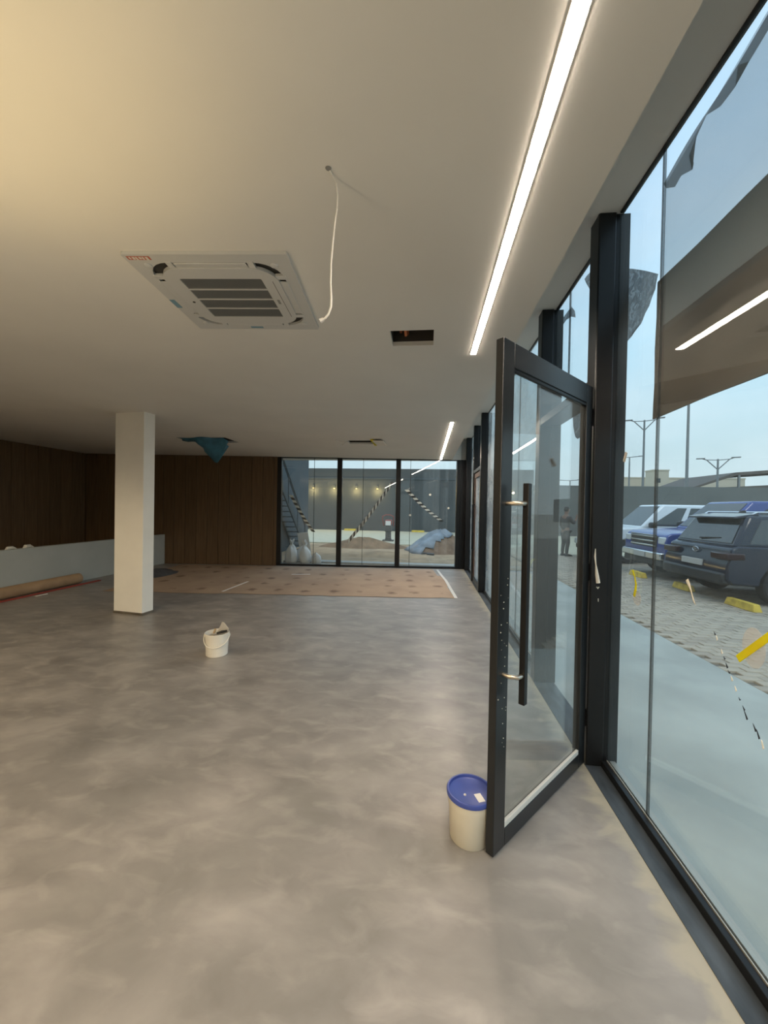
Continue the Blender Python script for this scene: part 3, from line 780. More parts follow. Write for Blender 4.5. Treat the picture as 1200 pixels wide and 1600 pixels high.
# drape: pinned along the ceiling, sagging into a point
NU, NV = 14, 10
gv = []
for i in range(NU + 1):
    row = []
    for j in range(NV + 1):
        a, v = i / NU, j / NV
        drop = (.10 + .40 * max(0, 1 - abs(a - .68) / .34) ** .8) * v
        if a < .36: drop = .10 * v * (.3 + a)
        row.append(pb.verts.new((-.62 + 1.0 * a + .04 * math.sin(7 * v + 5 * a), -.32 + .30 * v + .06 * math.sin(9 * a + 2 * v) - .02, -.004 - drop + .012 * math.sin(13 * a) * v)))
    gv.append(row)
for i in range(NU):
    for j in range(NV): pb.faces.new((gv[i][j], gv[i + 1][j], gv[i + 1][j + 1], gv[i][j + 1]))
me = bpy.data.meshes.new('plastic_sheet'); pb.to_mesh(me); pb.free(); me.materials.append(M['blue_plastic'])
o = obj('plastic_sheet', me, M['blue_plastic'], None, smooth=True); o.location = (-4.38, 7.7, CEIL)
sd = o.modifiers.new('thickness', 'SOLIDIFY'); sd.thickness = .003
tag(o, 'blue plastic sheet sagging from the far ceiling opening', 'plastic sheet')

t = thing('hanging_cable', 'white cable dangling from the ceiling beside the air conditioner', 'cable', (-.407, 1.515, CEIL))
b = MB(); b.tube([(0, 0, .0), (.008, .02, -.006), (.020, .05, -.02), (.026, .055, -.06), (.024, .055, -.12), (.016, .055, -.18), (.010, .055, -.25), (.004, .055, -.33), (.003, .055, -.42), (.007, .055, -.48), (.006, .055, -.515), (-.004, .055, -.545), (-.018, .055, -.562), (-.026, .055, -.566)], [.0032] * 6 + [.0036] * 3 + [.0045] * 5, 8)
obj('cable', b, M['wire'], t, smooth=True)
b = MB(); b.tube([(-.024, .055, -.565), (-.038, .055, -.572)], [.008, .0095], 8); obj('cable_end', b, M['wire'], t, smooth=True)
b = MB(); b.lathe([(.012, -.002), (.010, -.005), (0, -.005)], 10); obj('cable_grommet', b, M['ac_slat'], t)

# ---------------------------------------------------------------- buckets and tools
bk = thing('paint_bucket', 'cream plastic bucket with a blue lid beside the open door', 'bucket', (.250, 1.990, 0), R(-30))
HB = .229
b = MB(); b.lathe([(0, 0), (.092, 0), (.097, .006), (.106, HB - .05), (.110, HB - .048), (.110, HB - .02), (.1105, HB)], 40); obj('body', b, M['bucket'], bk, smooth=True)
b = MB(); b.lathe([(.112, HB - .014), (.1165, HB - .012), (.1175, HB + .004), (.114, HB + .010), (.106, HB + .010), (.103, HB - .002), (.095, HB - .006), (0, HB - .006)], 40)
lid = obj('lid', b, M['blue_lid'], bk, smooth=True)
b = MB(); b.box(.01, .045, -.075, -.02, HB - .0058, HB - .0045, M=Matrix.Rotation(R(50), 4, 'Z')); obj('sticker', b, M['label'], lid, label='white paper sticker on the lid')
b = MB(); b.lathe([(.007, HB - .0058), (.006, HB - .002), (0, HB - .001)], 8, M=Matrix.Translation((-.012, -.035, 0))); obj('plaster_dot', b, M['splash'], lid)
for s in (-1, 1):
    b = MB(); b.lathe([(.013, 0), (.012, .012), (.004, .016), (0, .016)], 12, M=Matrix.Translation((s * .109, 0, HB - .035)) @ Matrix.Rotation(R(90 * s), 4, 'Y')); obj('handle_lug', b, M['bucket'], bk, smooth=True)
b = MB(); b.tube([(.122 * math.cos(a), .118 * math.sin(a), HB - .035 - .03 * math.sin(a)) for a in [PI * i / 16 for i in range(17)]], .003, 6); obj('bail_handle', b, M['steel'], bk, smooth=True)

sb = thing('plaster_pail', 'small white pail of tools standing on the open floor', 'bucket', (-2.255, 4.06, 0), R(15))
sb.scale = (.93, .93, .97)
HS = .255
b = MB(); b.lathe([(0, 0), (.114, 0), (.120, .006), (.131, HS - .035), (.137, HS - .033), (.138, HS - .002), (.135, HS), (.130, HS - .002), (.129, HS - .03), (.115, .02), (0, .02)], 36); obj('body', b, M['bucket2'], sb, smooth=True)
b = MB(); b.lathe([(.1268, HS - .055), (0, HS - .05)], 24); obj('grey_filling', b, M['grey_mud'], sb)
b = MB(); b.tube([(.143 * math.cos(a), .143 * math.sin(a), HS - .035 - .105 * abs(math.sin(a)) ** .9) for a in [PI + PI * i / 20 for i in range(21)]], .0055, 8); obj('bail_handle', b, M['bucket2'], sb, smooth=True)
for s in (-1, 1):
    b = MB(); b.lathe([(.018, 0), (.016, .012), (0, .014)], 12, M=Matrix.Translation((s * .134, 0, HS - .035)) @ Matrix.Rotation(R(90 * s), 4, 'Y')); obj('handle_lug', b, M['bucket2'], sb, smooth=True)

tr = thing('trowel', 'plastering trowel blade sticking out of the small white pail', 'trowel', (-2.20, 4.08, HS - .02), R(10))
b = MB(); b.prism([(-.075, -.03), (.06, .0), (.062, .045), (.01, .115), (-.01, .12)], lambda a, c: (a, .0, c), lambda a, c: (a + .002, .004, c)); obj('blade', b, M['blade'], tr)
b = MB(); b.tube([(-.04, .01, .0), (-.07, .02, -.02), (-.09, .03, -.03)], [.007, .009, .008], 8); obj('tang', b, M['steel'], tr, smooth=True)
br = thing('brush', 'wooden tool handle leaning in the small white pail', 'brush', (-2.295, 4.04, HS - .05), R(0))
b = MB(); b.tube([(0, 0, 0), (.01, .02, .04), (.016, .03, .075)], [.008, .013, .010], 10); obj('handle', b, M['handle_wood'], br, smooth=True)
b = MB(); b.box(-.02, .02, -.012, .012, -.03, .0); obj('ferrule', b, M['steel'], br, bevel=.002)
sp = thing('putty_knife', 'dark putty knife lying across the small white pail', 'putty knife', (-2.185, 4.03, HS + .002), R(25))
b = MB(); b.tube([(-.05, 0, -.008), (.0, 0, .004), (.055, 0, .010)], [.010, .014, .011], 8); obj('handle', b, M['black'], sp, smooth=True)
b = MB(); b.box(-.11, -.05, -.02, .02, -.014, -.012); obj('blade', b, M['blade'], sp)

# ---------------------------------------------------------------- floor covering: kraft paper, tape, roll
def slab_along(u0_, u1_, v0, v1, z0, z1, name, m, label, cat, group=None, jag=.0):
    """thin sheet on the floor, aligned with the end wall; v = distance in front of it"""
    n = 26; b = MB()
    rr = random.Random(int((u0_ + v0) * 100))
    fr = [(u0_ + (u1_ - u0_) * i / n, -v1 + rr.uniform(-jag, jag)) for i in range(n + 1)]
    bk_ = [(u1_, -v0), (u0_, -v0)]
    b.prism(fr + bk_, lambda a, c: (a, c, z0), lambda a, c: (a, c, z1))
    o = obj(name, b, m); o.location = (0, 10.72, 0); o.rotation_euler = (0, 0, ANG)
    return tag(o, label, cat, group)
GP = 'printed kraft paper covering the floor'
slab_along(-6.6, .20, .12, 1.25, .0012, .0030, 'floor_paper', M['kraft'], 'printed brown floor paper along the back window, farthest strip', 'paper', GP, .01)
slab_along(-6.8, .30, 1.18, 2.45, .0032, .0050, 'floor_paper', M['kraft'], 'printed brown floor paper, middle of three strips', 'paper', GP, .01)
slab_along(-6.3, .22, 2.38, 3.50, .0052, .0070, 'floor_paper', M['kraft'], 'printed brown floor paper, strip with the front edge on bare cement', 'paper', GP, .03)
def tape(pts, w, z, label):
    b = MB(); n = len(pts)
    for i in range(n - 1):
        a = Vector((*pts[i], 0)); c = Vector((*pts[i + 1], 0)); d = (c - a).normalized(); q = Vector((-d.y, d.x, 0)) * w / 2
        b.hexa([a - q + Vector((0, 0, z)), c - q + Vector((0, 0, z)), c + q + Vector((0, 0, z)), a + q + Vector((0, 0, z)), a - q + Vector((0, 0, z + .002)), c - q + Vector((0, 0, z + .002)), c + q + Vector((0, 0, z + .002)), a + q + Vector((0, 0, z + .002))])
    return tag(obj('masking_tape', b, M['mask_tape']), label, 'tape', 'white tape on the floor paper')
tape([(.335, 10.5), (.42, 9.6), (.49, 8.957), (.53, 8.2), (.585, 7.25)], .06, .0071, 'white tape along the right edge of the floor paper')
tape([(-3.785, 6.98), (-3.757, 8.0)], .05, .0075, 'short white tape across the paper right of the column')
tape([(-3.167, 9.05), (-2.736, 9.15)], .06, .0052, 'tiny white tape near the back window sill')

pr = thing('paper_roll', 'brown paper roll lying by the low half wall', 'paper roll', (-6.97, 7.2, .102), 0)
b = MB(); b.tube([(0, 0, 0), (0, -5.2, 0)], .10, 20, caps=False); b.tube([(0, 0, 0), (0, -5.2, 0)], .09, 20, caps=False)
prof = [(.10, 0), (.10, -5.2)]
b = MB()
n = 24
for (ra, rb) in ((.10, .04),):
    ang = [2 * PI * i / n for i in range(n)]
    vs = [(ra * math.cos(a), 0, ra * math.sin(a)) for a in ang] + [(ra * math.cos(a), -5.2, ra * math.sin(a)) for a in ang] + [(rb * math.cos(a), 0, rb * math.sin(a)) for a in ang] + [(rb * math.cos(a), -5.2, rb * math.sin(a)) for a in ang]
    fs = []
    for i in range(n):
        j = (i + 1) % n
        fs += [(i, j, j + n, i + n), (i + 2 * n, i + 3 * n, j + 3 * n, j + 2 * n), (i, i + 2 * n, j + 2 * n, j), (i + n, j + n, j + 3 * n, i + 3 * n)]
    b.add(vs, fs)
obj('paper', b, M['brown_paper'], pr, smooth=True)
b = MB(); b.tube([(0, .03, 0), (0, -.03, 0)], .039, 16, caps=False); b.tube([(0, .03, 0), (0, -.03, 0)], .034, 16, caps=False); obj('cardboard_core', b, M['insul'], pr, smooth=True)
b = MB(); b.bar((-6.83, 3.0, .012), (-6.78, 7.5, .012), .07, .016)
o = obj('red_strip', b, M['red_strip']); tag(o, 'red plastic strip on the floor beside the paper roll', 'strip')
b = MB(); b.bar((-6.68, 6.05, .0), (-6.66, 6.25, .0), .03, .01); b.v = [(v[0], v[1], v[2] + .006) for v in b.v]
o = obj('wood_offcut', b, M['offwhite']); tag(o, 'pale offcut lying on the floor in front of the paper roll', 'offcut')
b = MB(); rr = random.Random(5); pts = []
for i in range(18):
    a = 2 * PI * i / 18; pts.append((-6.35 + .55 * math.cos(a) * rr.uniform(.8, 1.1), 8.35 + .75 * math.sin(a) * rr.uniform(.8, 1.1)))
gv = []
gb = bmesh.new()
c0 = gb.verts.new((-6.35, 8.35, .10)); rings = []
for s in (.35, .7, 1.0):
    rings.append([gb.verts.new((-6.35 + (p[0] + 6.35) * s, 8.35 + (p[1] - 8.35) * s, .0075 + (1 - s) * .12 + rr.uniform(0, .03) * (s < 1))) for p in pts])
for i in range(18):
    j = (i + 1) % 18
    gb.faces.new((c0, rings[0][i], rings[0][j]))
    for q in (0, 1): gb.faces.new((rings[q][i], rings[q + 1][i], rings[q + 1][j], rings[q][j]))
me = bpy.data.meshes.new('crumpled_sheet'); gb.to_mesh(me); gb.free(); me.materials.append(M['grey_sheet'])
o = obj('crumpled_sheet', me, M['grey_sheet'], smooth=True); tag(o, 'dark grey crumpled plastic on the floor left of the column', 'plastic sheet')

# ================================================================ OUTSIDE
b = MB(); b.box(-120, 160, -60, 200, -.40, -.12)
ground = struct('ground', b, M['ground'], 'sandy ground around the building', 'ground')
b = MB(); b.box(GX + .05, 3.18, -8, 11.0, -.12, -.015); struct('pavement', b, M['slab'], 'smooth blue grey concrete slab outside the glass front', 'pavement')

# block paving of the parking bay
b = MB(); b.box(3.18, 22, -4, 26, -.12, -.045)
paving = struct('parking_ground', b, M['joint'], 'grey block paving of the car park', 'paving')
def paver_mesh(m, h):
    mb = MB(); x, y, c = .108, .053, .006
    mb.hexa([(-x, -y, -.045), (x, -y, -.045), (x, y, -.045), (-x, y, -.045), (-x, -y, h - c), (x, -y, h - c), (x, y, h - c), (-x, y, h - c)])
    mb.f.pop(1); mb.m.pop(1)
    mb.add([(-x, -y, h - c), (x, -y, h - c), (x, y, h - c), (-x, y, h - c), (-x + c, -y + c, h), (x - c, -y + c, h), (x - c, y - c, h), (-x + c, y - c, h)], [(4, 5, 6, 7), (0, 1, 5, 4), (1, 2, 6, 5), (2, 3, 7, 6), (3, 0, 4, 7)])
    return mb
pv = [paver_mesh(None, -.016), paver_mesh(None, -.020), paver_mesh(None, -.018)]
pvm = [pv[i].mesh('paver', [(M['paver'], M['paver_dark'], M['paver'])[i]]) for i in range(3)]
cells = []
for j in range(int((15.5 - 3.4) / .116)):
    yy = 3.4 + j * .116
    for i in range(60):
        xx = 3.30 + i * .226 + (.113 if j % 2 else 0)
        lim = .90 * yy + .35
        if xx < lim and xx < 12: cells.append((math.hypot(xx, yy), xx, yy))
cells.sort()
rr = random.Random(11)
stuff = [MB(), MB()]
for i, (dd, xx, yy) in enumerate(cells):
    q = rr.randrange(3)
    if i < 300:
        o = bpy.data.objects.new('paver', pvm[q]); COL.objects.link(o); o.parent = paving; o.location = (xx, yy, rr.uniform(-.002, .002))
    else:
        h = (-.016, -.020, -.018)[q]
        mb = stuff[1 if q == 1 else 0]
        mb.add([(xx - .108, yy - .053, -.045), (xx + .108, yy - .053, -.045), (xx + .108, yy + .053, -.045), (xx - .108, yy + .053, -.045), (xx - .104, yy - .049, h), (xx + .104, yy - .049, h), (xx + .104, yy + .049, h), (xx - .104, yy + .049, h)],
               [(4, 5, 6, 7), (0, 1, 5, 4), (1, 2, 6, 5), (2, 3, 7, 6), (3, 0, 4, 7)])
obj('far_pavers', stuff[0], M['paver'], paving, kind='stuff')
obj('far_pavers', stuff[1], M['paver_dark'], paving, kind='stuff')
b = MB(); b.box(3.18, 22, 15.5, 26.9, -.12, -.02); obj('far_paving', b, M['yard'], paving)

# boundary walls
b = MB(); b.box(-14, 7.2, 27.3, 27.6, -.12, 4.36)
bw = struct('boundary_wall', b, M['grey_wall'], 'high grey boundary wall beyond the back yard', 'wall')
b = MB(); b.box(-14, 7.2, 27.26, 27.64, 3.62, 3.70); obj('coping_line', b, M['grey_wall2'], bw)
b = MB(); b.box(7.2, 60, 27.9, 28.2, -.12, 3.38); struct('boundary_wall', b, M['grey_wall3'], 'lower grey boundary wall behind the parked cars', 'wall')
b = MB(); b.box(-5.45, -5.2, 11.2, 16.9, -.12, 4.4); struct('side_wall', b, M['grey_wall2'], 'blue grey side wall beside the outdoor staircase', 'wall')
b = MB(); b.box(-12, 3.1, 17.6, 27.3, -.12, -.01); struct('yard_paving', b, M['yard'], 'pale paved yard in front of the high grey wall', 'paving')
b = MB(); b.box(-12, 3.1, 11.2, 17.6, -.12, -.05); struct('yard_ground', b, M['sand'], 'dug over sandy ground outside the back window', 'ground')
b = MB(); b.box(-4.2, 1.6, 11.25, 11.62, -.10, .02); o = obj('kerb', b, M['curb'], bevel=.015); tag(o, 'grey concrete kerb just outside the back window', 'kerb'); o['kind'] = 'structure'

def heap(name, cx, cy, rx, ry, h, m, label, cat, seed, mats=None, pick=None, z0=-.05, kind=None):
    g = bmesh.new(); N1, N2 = 28, 9; rr = random.Random(seed)
    ph = [rr.uniform(0, 6) for _ in range(6)]
    top = g.verts.new((0, 0, h)); rows = []
    for j in range(1, N2 + 1):
        s = j / N2; row = []
        for i in range(N1):
            a = 2 * PI * i / N1
            w = 1 + .10 * math.sin(3 * a + ph[0]) + .06 * math.sin(5 * a + ph[1])
            zz = h * (1 - s ** 1.25) * (1 + .10 * math.sin(4 * a + ph[2] + 5 * s)) + rr.uniform(-.03, .03) * h * (s < .95)
            row.append(g.verts.new((rx * s * w * math.cos(a), ry * s * w * math.sin(a), max(0, zz) if j < N2 else 0)))
        rows.append(row)
    for i in range(N1):
        k2 = (i + 1) % N1
        g.faces.new((top, rows[0][i], rows[0][k2]))
        for j in range(N2 - 1): g.faces.new((rows[j][i], rows[j + 1][i], rows[j + 1][k2], rows[j][k2]))
    me = bpy.data.meshes.new(name); g.to_mesh(me); g.free()
    o = obj(name, me, m, smooth=True)
    for mm in (mats or [m]): me.materials.append(mm)
    if pick:
        for p in me.polygons: p.material_index = pick(p.center)
    o.location = (cx, cy, z0)
    return tag(o, label, cat, None, kind)
heap('sand_bank', -2.6, 16.3, 2.0, .6, .42, M['dug_earth'], 'low bank of dark dug earth across the yard', 'sand', 3)
heap('sand_bank', -1.4, 13.6, 1.9, .6, .16, M['sand'], 'low pale sand ridge near the kerb', 'sand', 4)
heap('soil_heap', .62, 15.6, 1.45, 1.2, .80, M['brown_soil'], 'brown soil heap outside the right bay of the back window', 'soil', 8)
tp = heap('tarp', .60, 15.6, 1.50, 1.26, .86, M['tarp'], 'pale blue tarp thrown over the left of the soil heap', 'tarp', 8)
# keep only the part of the cover that lies over the heap's left and far side
g = bmesh.new(); g.from_mesh(tp.data)
bmesh.ops.delete(g, geom=[f for f in g.faces if f.calc_center_median().z < .10 + .50 * (f.calc_center_median().x + .75)], context='FACES')
g.to_mesh(tp.data); g.free()
sd = tp.modifiers.new('thickness', 'SOLIDIFY'); sd.thickness = .012
for i, (x, y, rz, s) in enumerate(((.0, 14.45, 20, .16), (.2, 14.22, -10, .13), (1.05, 12.6, 0, .10))):
    b = MB(); b.box(-s, s, -s * .5, s * .5, 0, .07); o = obj('paving_offcut', b, M['dark_steel'], bevel=.01); o.location = (x, y, -.05); o.rotation_euler = (R(6), 0, R(rz))
    tag(o, ('dark slab offcut before the soil heap, farther one', 'dark slab offcut before the soil heap, nearer one', 'small dark offcut at the right end of the back window')[i], 'offcut', 'slab offcuts on the sand')

# sacks by the window
def sack(x, y, z, rx, ry, h, seed, label, knot=True):
    rr = random.Random(seed); g = bmesh.new()
    prof = [(0, .0), (.85, .02), (1.08, .14), (1.12, .30), (1.0, .48), (.80, .60), (.52, .70), (.24, .76), (.17, .79), (.36, .90), (.50, 1.0), (.22, .93), (0, .90)] if knot else [(0, 0), (.8, .03), (1, .35), (.95, .7), (.6, .95), (0, 1.0)]
    n = 18; rows = []
    ph = [rr.uniform(0, 6) for _ in range(4)]
    for (r, zz) in prof:
        rows.append([g.verts.new((rx * max(r, .01) * math.cos(2 * PI * i / n) * (1 + .12 * math.sin(3 * 2 * PI * i / n + ph[0] + zz * 5) + (.05 + .12 * zz) * math.sin(7 * 2 * PI * i / n + ph[1] + 3 * zz)),
                                  ry * max(r, .01) * math.sin(2 * PI * i / n) * (1 + .14 * math.sin(2 * 2 * PI * i / n + ph[2] + zz * 3) + .06 * math.sin(6 * 2 * PI * i / n + ph[3])), h * zz * (1 + .09 * math.sin(2 * PI * i / n * 2 + ph[3])))) for i in range(n)])
    for j in range(len(rows) - 1):
        for i in range(n): g.faces.new((rows[j][i], rows[j][(i + 1) % n], rows[j + 1][(i + 1) % n], rows[j + 1][i]))
    me = bpy.data.meshes.new('sack'); g.to_mesh(me); g.free(); me.materials.append(M['sack'])
    o = obj('sack', me, M['sack'], smooth=True); o.location = (x, y, z); o.rotation_euler = (rr.uniform(-.10, .10), rr.uniform(-.12, .12), rr.uniform(0, 6))
    sub = o.modifiers.new('soft', 'SUBSURF'); sub.levels = 1; sub.render_levels = 1
    return tag(o, label, 'sack', 'white sacks outside the back window')
sack(-3.90, 11.10, -.05, .17, .17, .70, 1, 'tied white sack at the left jamb of the back window')
sack(-3.47, 11.12, -.05, .165, .16, .68, 2, 'tied white sack with a tall neck, middle of the row')
sack(-3.10, 11.02, -.05, .15, .15, .34, 3, 'short slumped white sack at the right end of the row', False)
sack(-3.72, 11.55, -.05, .22, .20, .62, 5, 'tied white sack standing behind the row')

# staircase
st = thing('staircase', 'dark steel outdoor staircase along the side wall', 'staircase', (-4.7, 12.0, -.05))
def sl(s): return (s, 2.68 * (1 - s / 2.95))
for xx in (-.02, -.46):
    b = MB(); b.hexa([(xx - .02, -.3, 2.68 * (1 + .3 / 2.95) - .12), (xx + .02, -.3, 2.68 * (1 + .3 / 2.95) - .12), (xx + .02, 2.95, 0), (xx - .02, 2.95, 0), (xx - .02, -.3, 2.68 * (1 + .3 / 2.95) + .12), (xx + .02, -.3, 2.68 * (1 + .3 / 2.95) + .12), (xx + .02, 3.05, .14), (xx - .02, 3.05, .14)])
    obj('stringer', b, M['dark_steel'], st)
tm = MB(); tm.box(-.44, 0, -.11, .11, -.015, .015); tme = tm.mesh('tread', [M['dark_steel']])
for i in range(14):
    o = obj('tread', tme, M['dark_steel'], st); o.location = (-.02, 2.85 - i * .21, .16 + i * .19)
for (dz, r) in ((.86, .02), (.98, .02)):
    b = MB(); b.tube([(0, -.3, 2.95 + dz), (0, 2.95, .02 + dz)], r, 8); obj('handrail', b, M['dark_steel'], st, smooth=True)
for s in (0, 1.0, 2.0, 2.9):
    b = MB(); b.tube([(0, s, 2.68 * (1 - s / 2.95)), (0, s, 2.68 * (1 - s / 2.95) + .98)], .018, 8); obj('baluster', b, M['dark_steel'], st, smooth=True)
b = MB(); b.box(-.20, .20, -.015, .015, 0, .75, M=Matrix.Rotation(R(-8), 4, 'Y') @ Matrix.Rotation(R(6), 4, 'X')); o = obj('leaning_board', b, M['board'], bevel=.004); o.location = (-4.28, 13.7, -.05); tag(o, 'pale grey board leaning at the foot of the staircase', 'board')

# tamping rammer
rm = thing('tamping_rammer', 'red topped tamping rammer standing in the back yard', 'machine', (-1.82, 19.2, -.01))
b = MB(); b.box(-.28, .28, -.16, .16, 0, .07); obj('foot_plate', b, M['rammer_grey'], rm, bevel=.02)
b = MB(); b.lathe([(.15, .07), (.17, .12)] + [(.13 + .025 * (i % 2), .14 + .035 * i) for i in range(9)] + [(.14, .48), (0, .48)], 16); obj('bellows', b, M['rammer_grey'], rm, smooth=True)
b = MB(); b.box(-.17, .17, -.17, .17, .46, .78); obj('engine', b, M['rammer_grey'], rm, bevel=.04)
b = MB(); b.box(-.13, .13, -.19, -.165, .78, 1.0); obj('front_cover', b, M['haz_w'], rm, bevel=.02)
b = MB(); b.box(-.17, .17, -.16, .14, .80, 1.06); obj('fuel_tank', b, M['rammer_red'], rm, bevel=.05)
b = MB(); b.tube([(-.24, .1, .75), (-.27, -.2, 1.05), (-.27, -.3, 1.22), (-.1, -.32, 1.30), (.1, -.32, 1.30), (.27, -.3, 1.22), (.27, -.2, 1.05), (.24, .1, .75)], .025, 8); obj('guide_handle', b, M['rammer_red'], rm, smooth=True)

# lamps added on the far wall to stand for warm glows in the window
for i, x in enumerate((-8.0, -6.5, -4.9, -3.4)):
    wlp = thing('glow_lamp', 'warm lamp added for a glow on the high grey wall, %s from the left' % ('first', 'second', 'third', 'fourth')[i], 'lamp', (x, 27.3, 3.05), group='lamps added for the warm glows on the high grey wall')
    b = MB(); b.box(-.07, .07, -.10, 0, -.10, .12); obj('housing', b, M['dark_steel'], wlp, bevel=.01)
    b = MB(); b.box(-.055, .055, -.09, -.01, -.125, -.1005); obj('lens', b, M['lamp_glow'], wlp)
    lo = lamp('glow_lamp_light', 'POINT', (0, -.38, -.28), 30, (1.0, .72, .30), shadow_soft_size=.06); lo.parent = wlp
# parking stops
def stop(x, y, L_, rz, label, group, z=-.018):
    t = thing('parking_stop', label, 'parking stop', (x, y, z), rz, group)
    b = MB(); h = .13
    b.hexa([(-L_ / 2, -.08, 0), (L_ / 2, -.08, 0), (L_ / 2, .08, 0), (-L_ / 2, .08, 0), (-L_ / 2 + .03, -.05, h), (L_ / 2 - .03, -.05, h), (L_ / 2 - .03, .05, h), (-L_ / 2 + .03, .05, h)])
    obj('block', b, M['stop_yellow'], t, bevel=.012)
GS = 'yellow parking stops beside the cars'
stop(5.62, 7.55, .66, R(90), 'yellow parking stop nearest the camera, under the dark car', GS)
stop(5.62, 9.15, .55, R(90), 'yellow parking stop between the dark car and the blue pickup', GS)
stop(5.50, 10.75, .62, R(90), 'yellow parking stop in front of the blue pickup grille', GS)
stop(5.62, 12.4, .62, R(90), 'yellow parking stop beside the white pickup', GS)
for i, x in enumerate((-5.2, -.5, 1.2)):
    stop(x, 26.8, .9, 0, 'pale yellow parking stop at the foot of the high grey wall, %s of three' % ('leftmost', 'middle', 'rightmost')[i], 'parking stops at the high wall', z=-.01)

# ---------------------------------------------------------------- vehicles (local x from the end that faces the building)
def arch(cx, r, z0, x_from, x_to, n=9):
    a0 = math.asin(max(-1, min(1, (z0 - .36) / r)))
    s = 1 if x_to > x_from else -1
    return [(cx - s * r * math.cos(a0 + (PI - 2 * a0) * i / n), .36 + r * math.sin(a0 + (PI - 2 * a0) * i / n)) for i in range(n + 1)]
def body(prof, hw, top_in=.06):
    """side profile (x,z) extruded over the width, tucked in at the bottom and shoulder"""
    b = MB(); zmax = max(p[1] for p in prof)
    n = len(prof)
    def wid(z): return hw * (1 - .05 * max(0, (.6 - z) / .6)) - top_in * max(0, (z - .75) / max(.01, zmax - .75))
    ys = [-1, -.9, 0, .9, 1]
    vs = []
    for s in ys:
        for (x, z) in prof: vs.append((x, s * wid(z), z))
    fs = [tuple(range(n)), tuple(reversed(range(4 * n, 5 * n)))]
    for q in range(4):
        for i in range(n): fs.append((q * n + i, q * n + (i + 1) % n, (q + 1) * n + (i + 1) % n, (q + 1) * n + i))
    b.add(vs, fs); return b
def cabin(x0, x1, x0t, x1t, zb, zt, wb_, wt):
    P = [Vector(p) for p in ((x0, -wb_, zb), (x1, -wb_, zb), (x1, wb_, zb), (x0, wb_, zb), (x0t, -wt, zt), (x1t, -wt, zt), (x1t, wt, zt), (x0t, wt, zt))]
    return P
def panel_on(q, u0, u1, v0, v1, off=.006, t=.012, u0t=None, u1t=None):
    """slab laid on the quad q (a,b,c,d: bottom-left, bottom-right, top-right, top-left), bilinear inset"""
    a, b_, c, d = q
    n = (b_ - a).cross(d - a).normalized()
    def at(u, v): return (a * (1 - u) + b_ * u) * (1 - v) + (d * (1 - u) + c * u) * v
    u0t = u0 if u0t is None else u0t; u1t = u1 if u1t is None else u1t
    c4 = [at(u0, v0), at(u1, v0), at(u1t, v1), at(u0t, v1)]
    mb = MB(); mb.hexa([p - n * t for p in c4] + [p + n * off for p in c4]); return mb
def wheel(parent, x, y, r, side):
    b = MB(); Mx = Matrix.Translation((x, y, r)) @ Matrix.Rotation(R(90), 4, 'X')
    b.lathe([(r * .62, -.11), (r * .93, -.11), (r, -.085), (r, .085), (r * .93, .11), (r * .62, .11)], 28, M=Mx)
    w = obj('wheel', b, M['tyre'], parent, smooth=True)
    b = MB()
    b.lathe([(r * .63, -.105), (r * .63, .105)], 24, M=Mx)
    f = .085 * (1 if side < 0 else -1)
    b.lathe([(r * .64, f), (r * .58, f * 1.1), (r * .56, f * .6)], 24, M=Mx); b.lathe([(0, f * .9), (r * .14, f * .85), (r * .16, f * .5)], 12, M=Mx)
    for i in range(6):
        a = 2 * PI * i / 6
        b.bar(Mx @ Vector((r * .10 * math.cos(a), r * .10 * math.sin(a), f * .7)), Mx @ Vector((r * .58 * math.cos(a), r * .58 * math.sin(a), f * .8)), .035, .02)
    obj('rim', b, M['rim'], w)
    return w

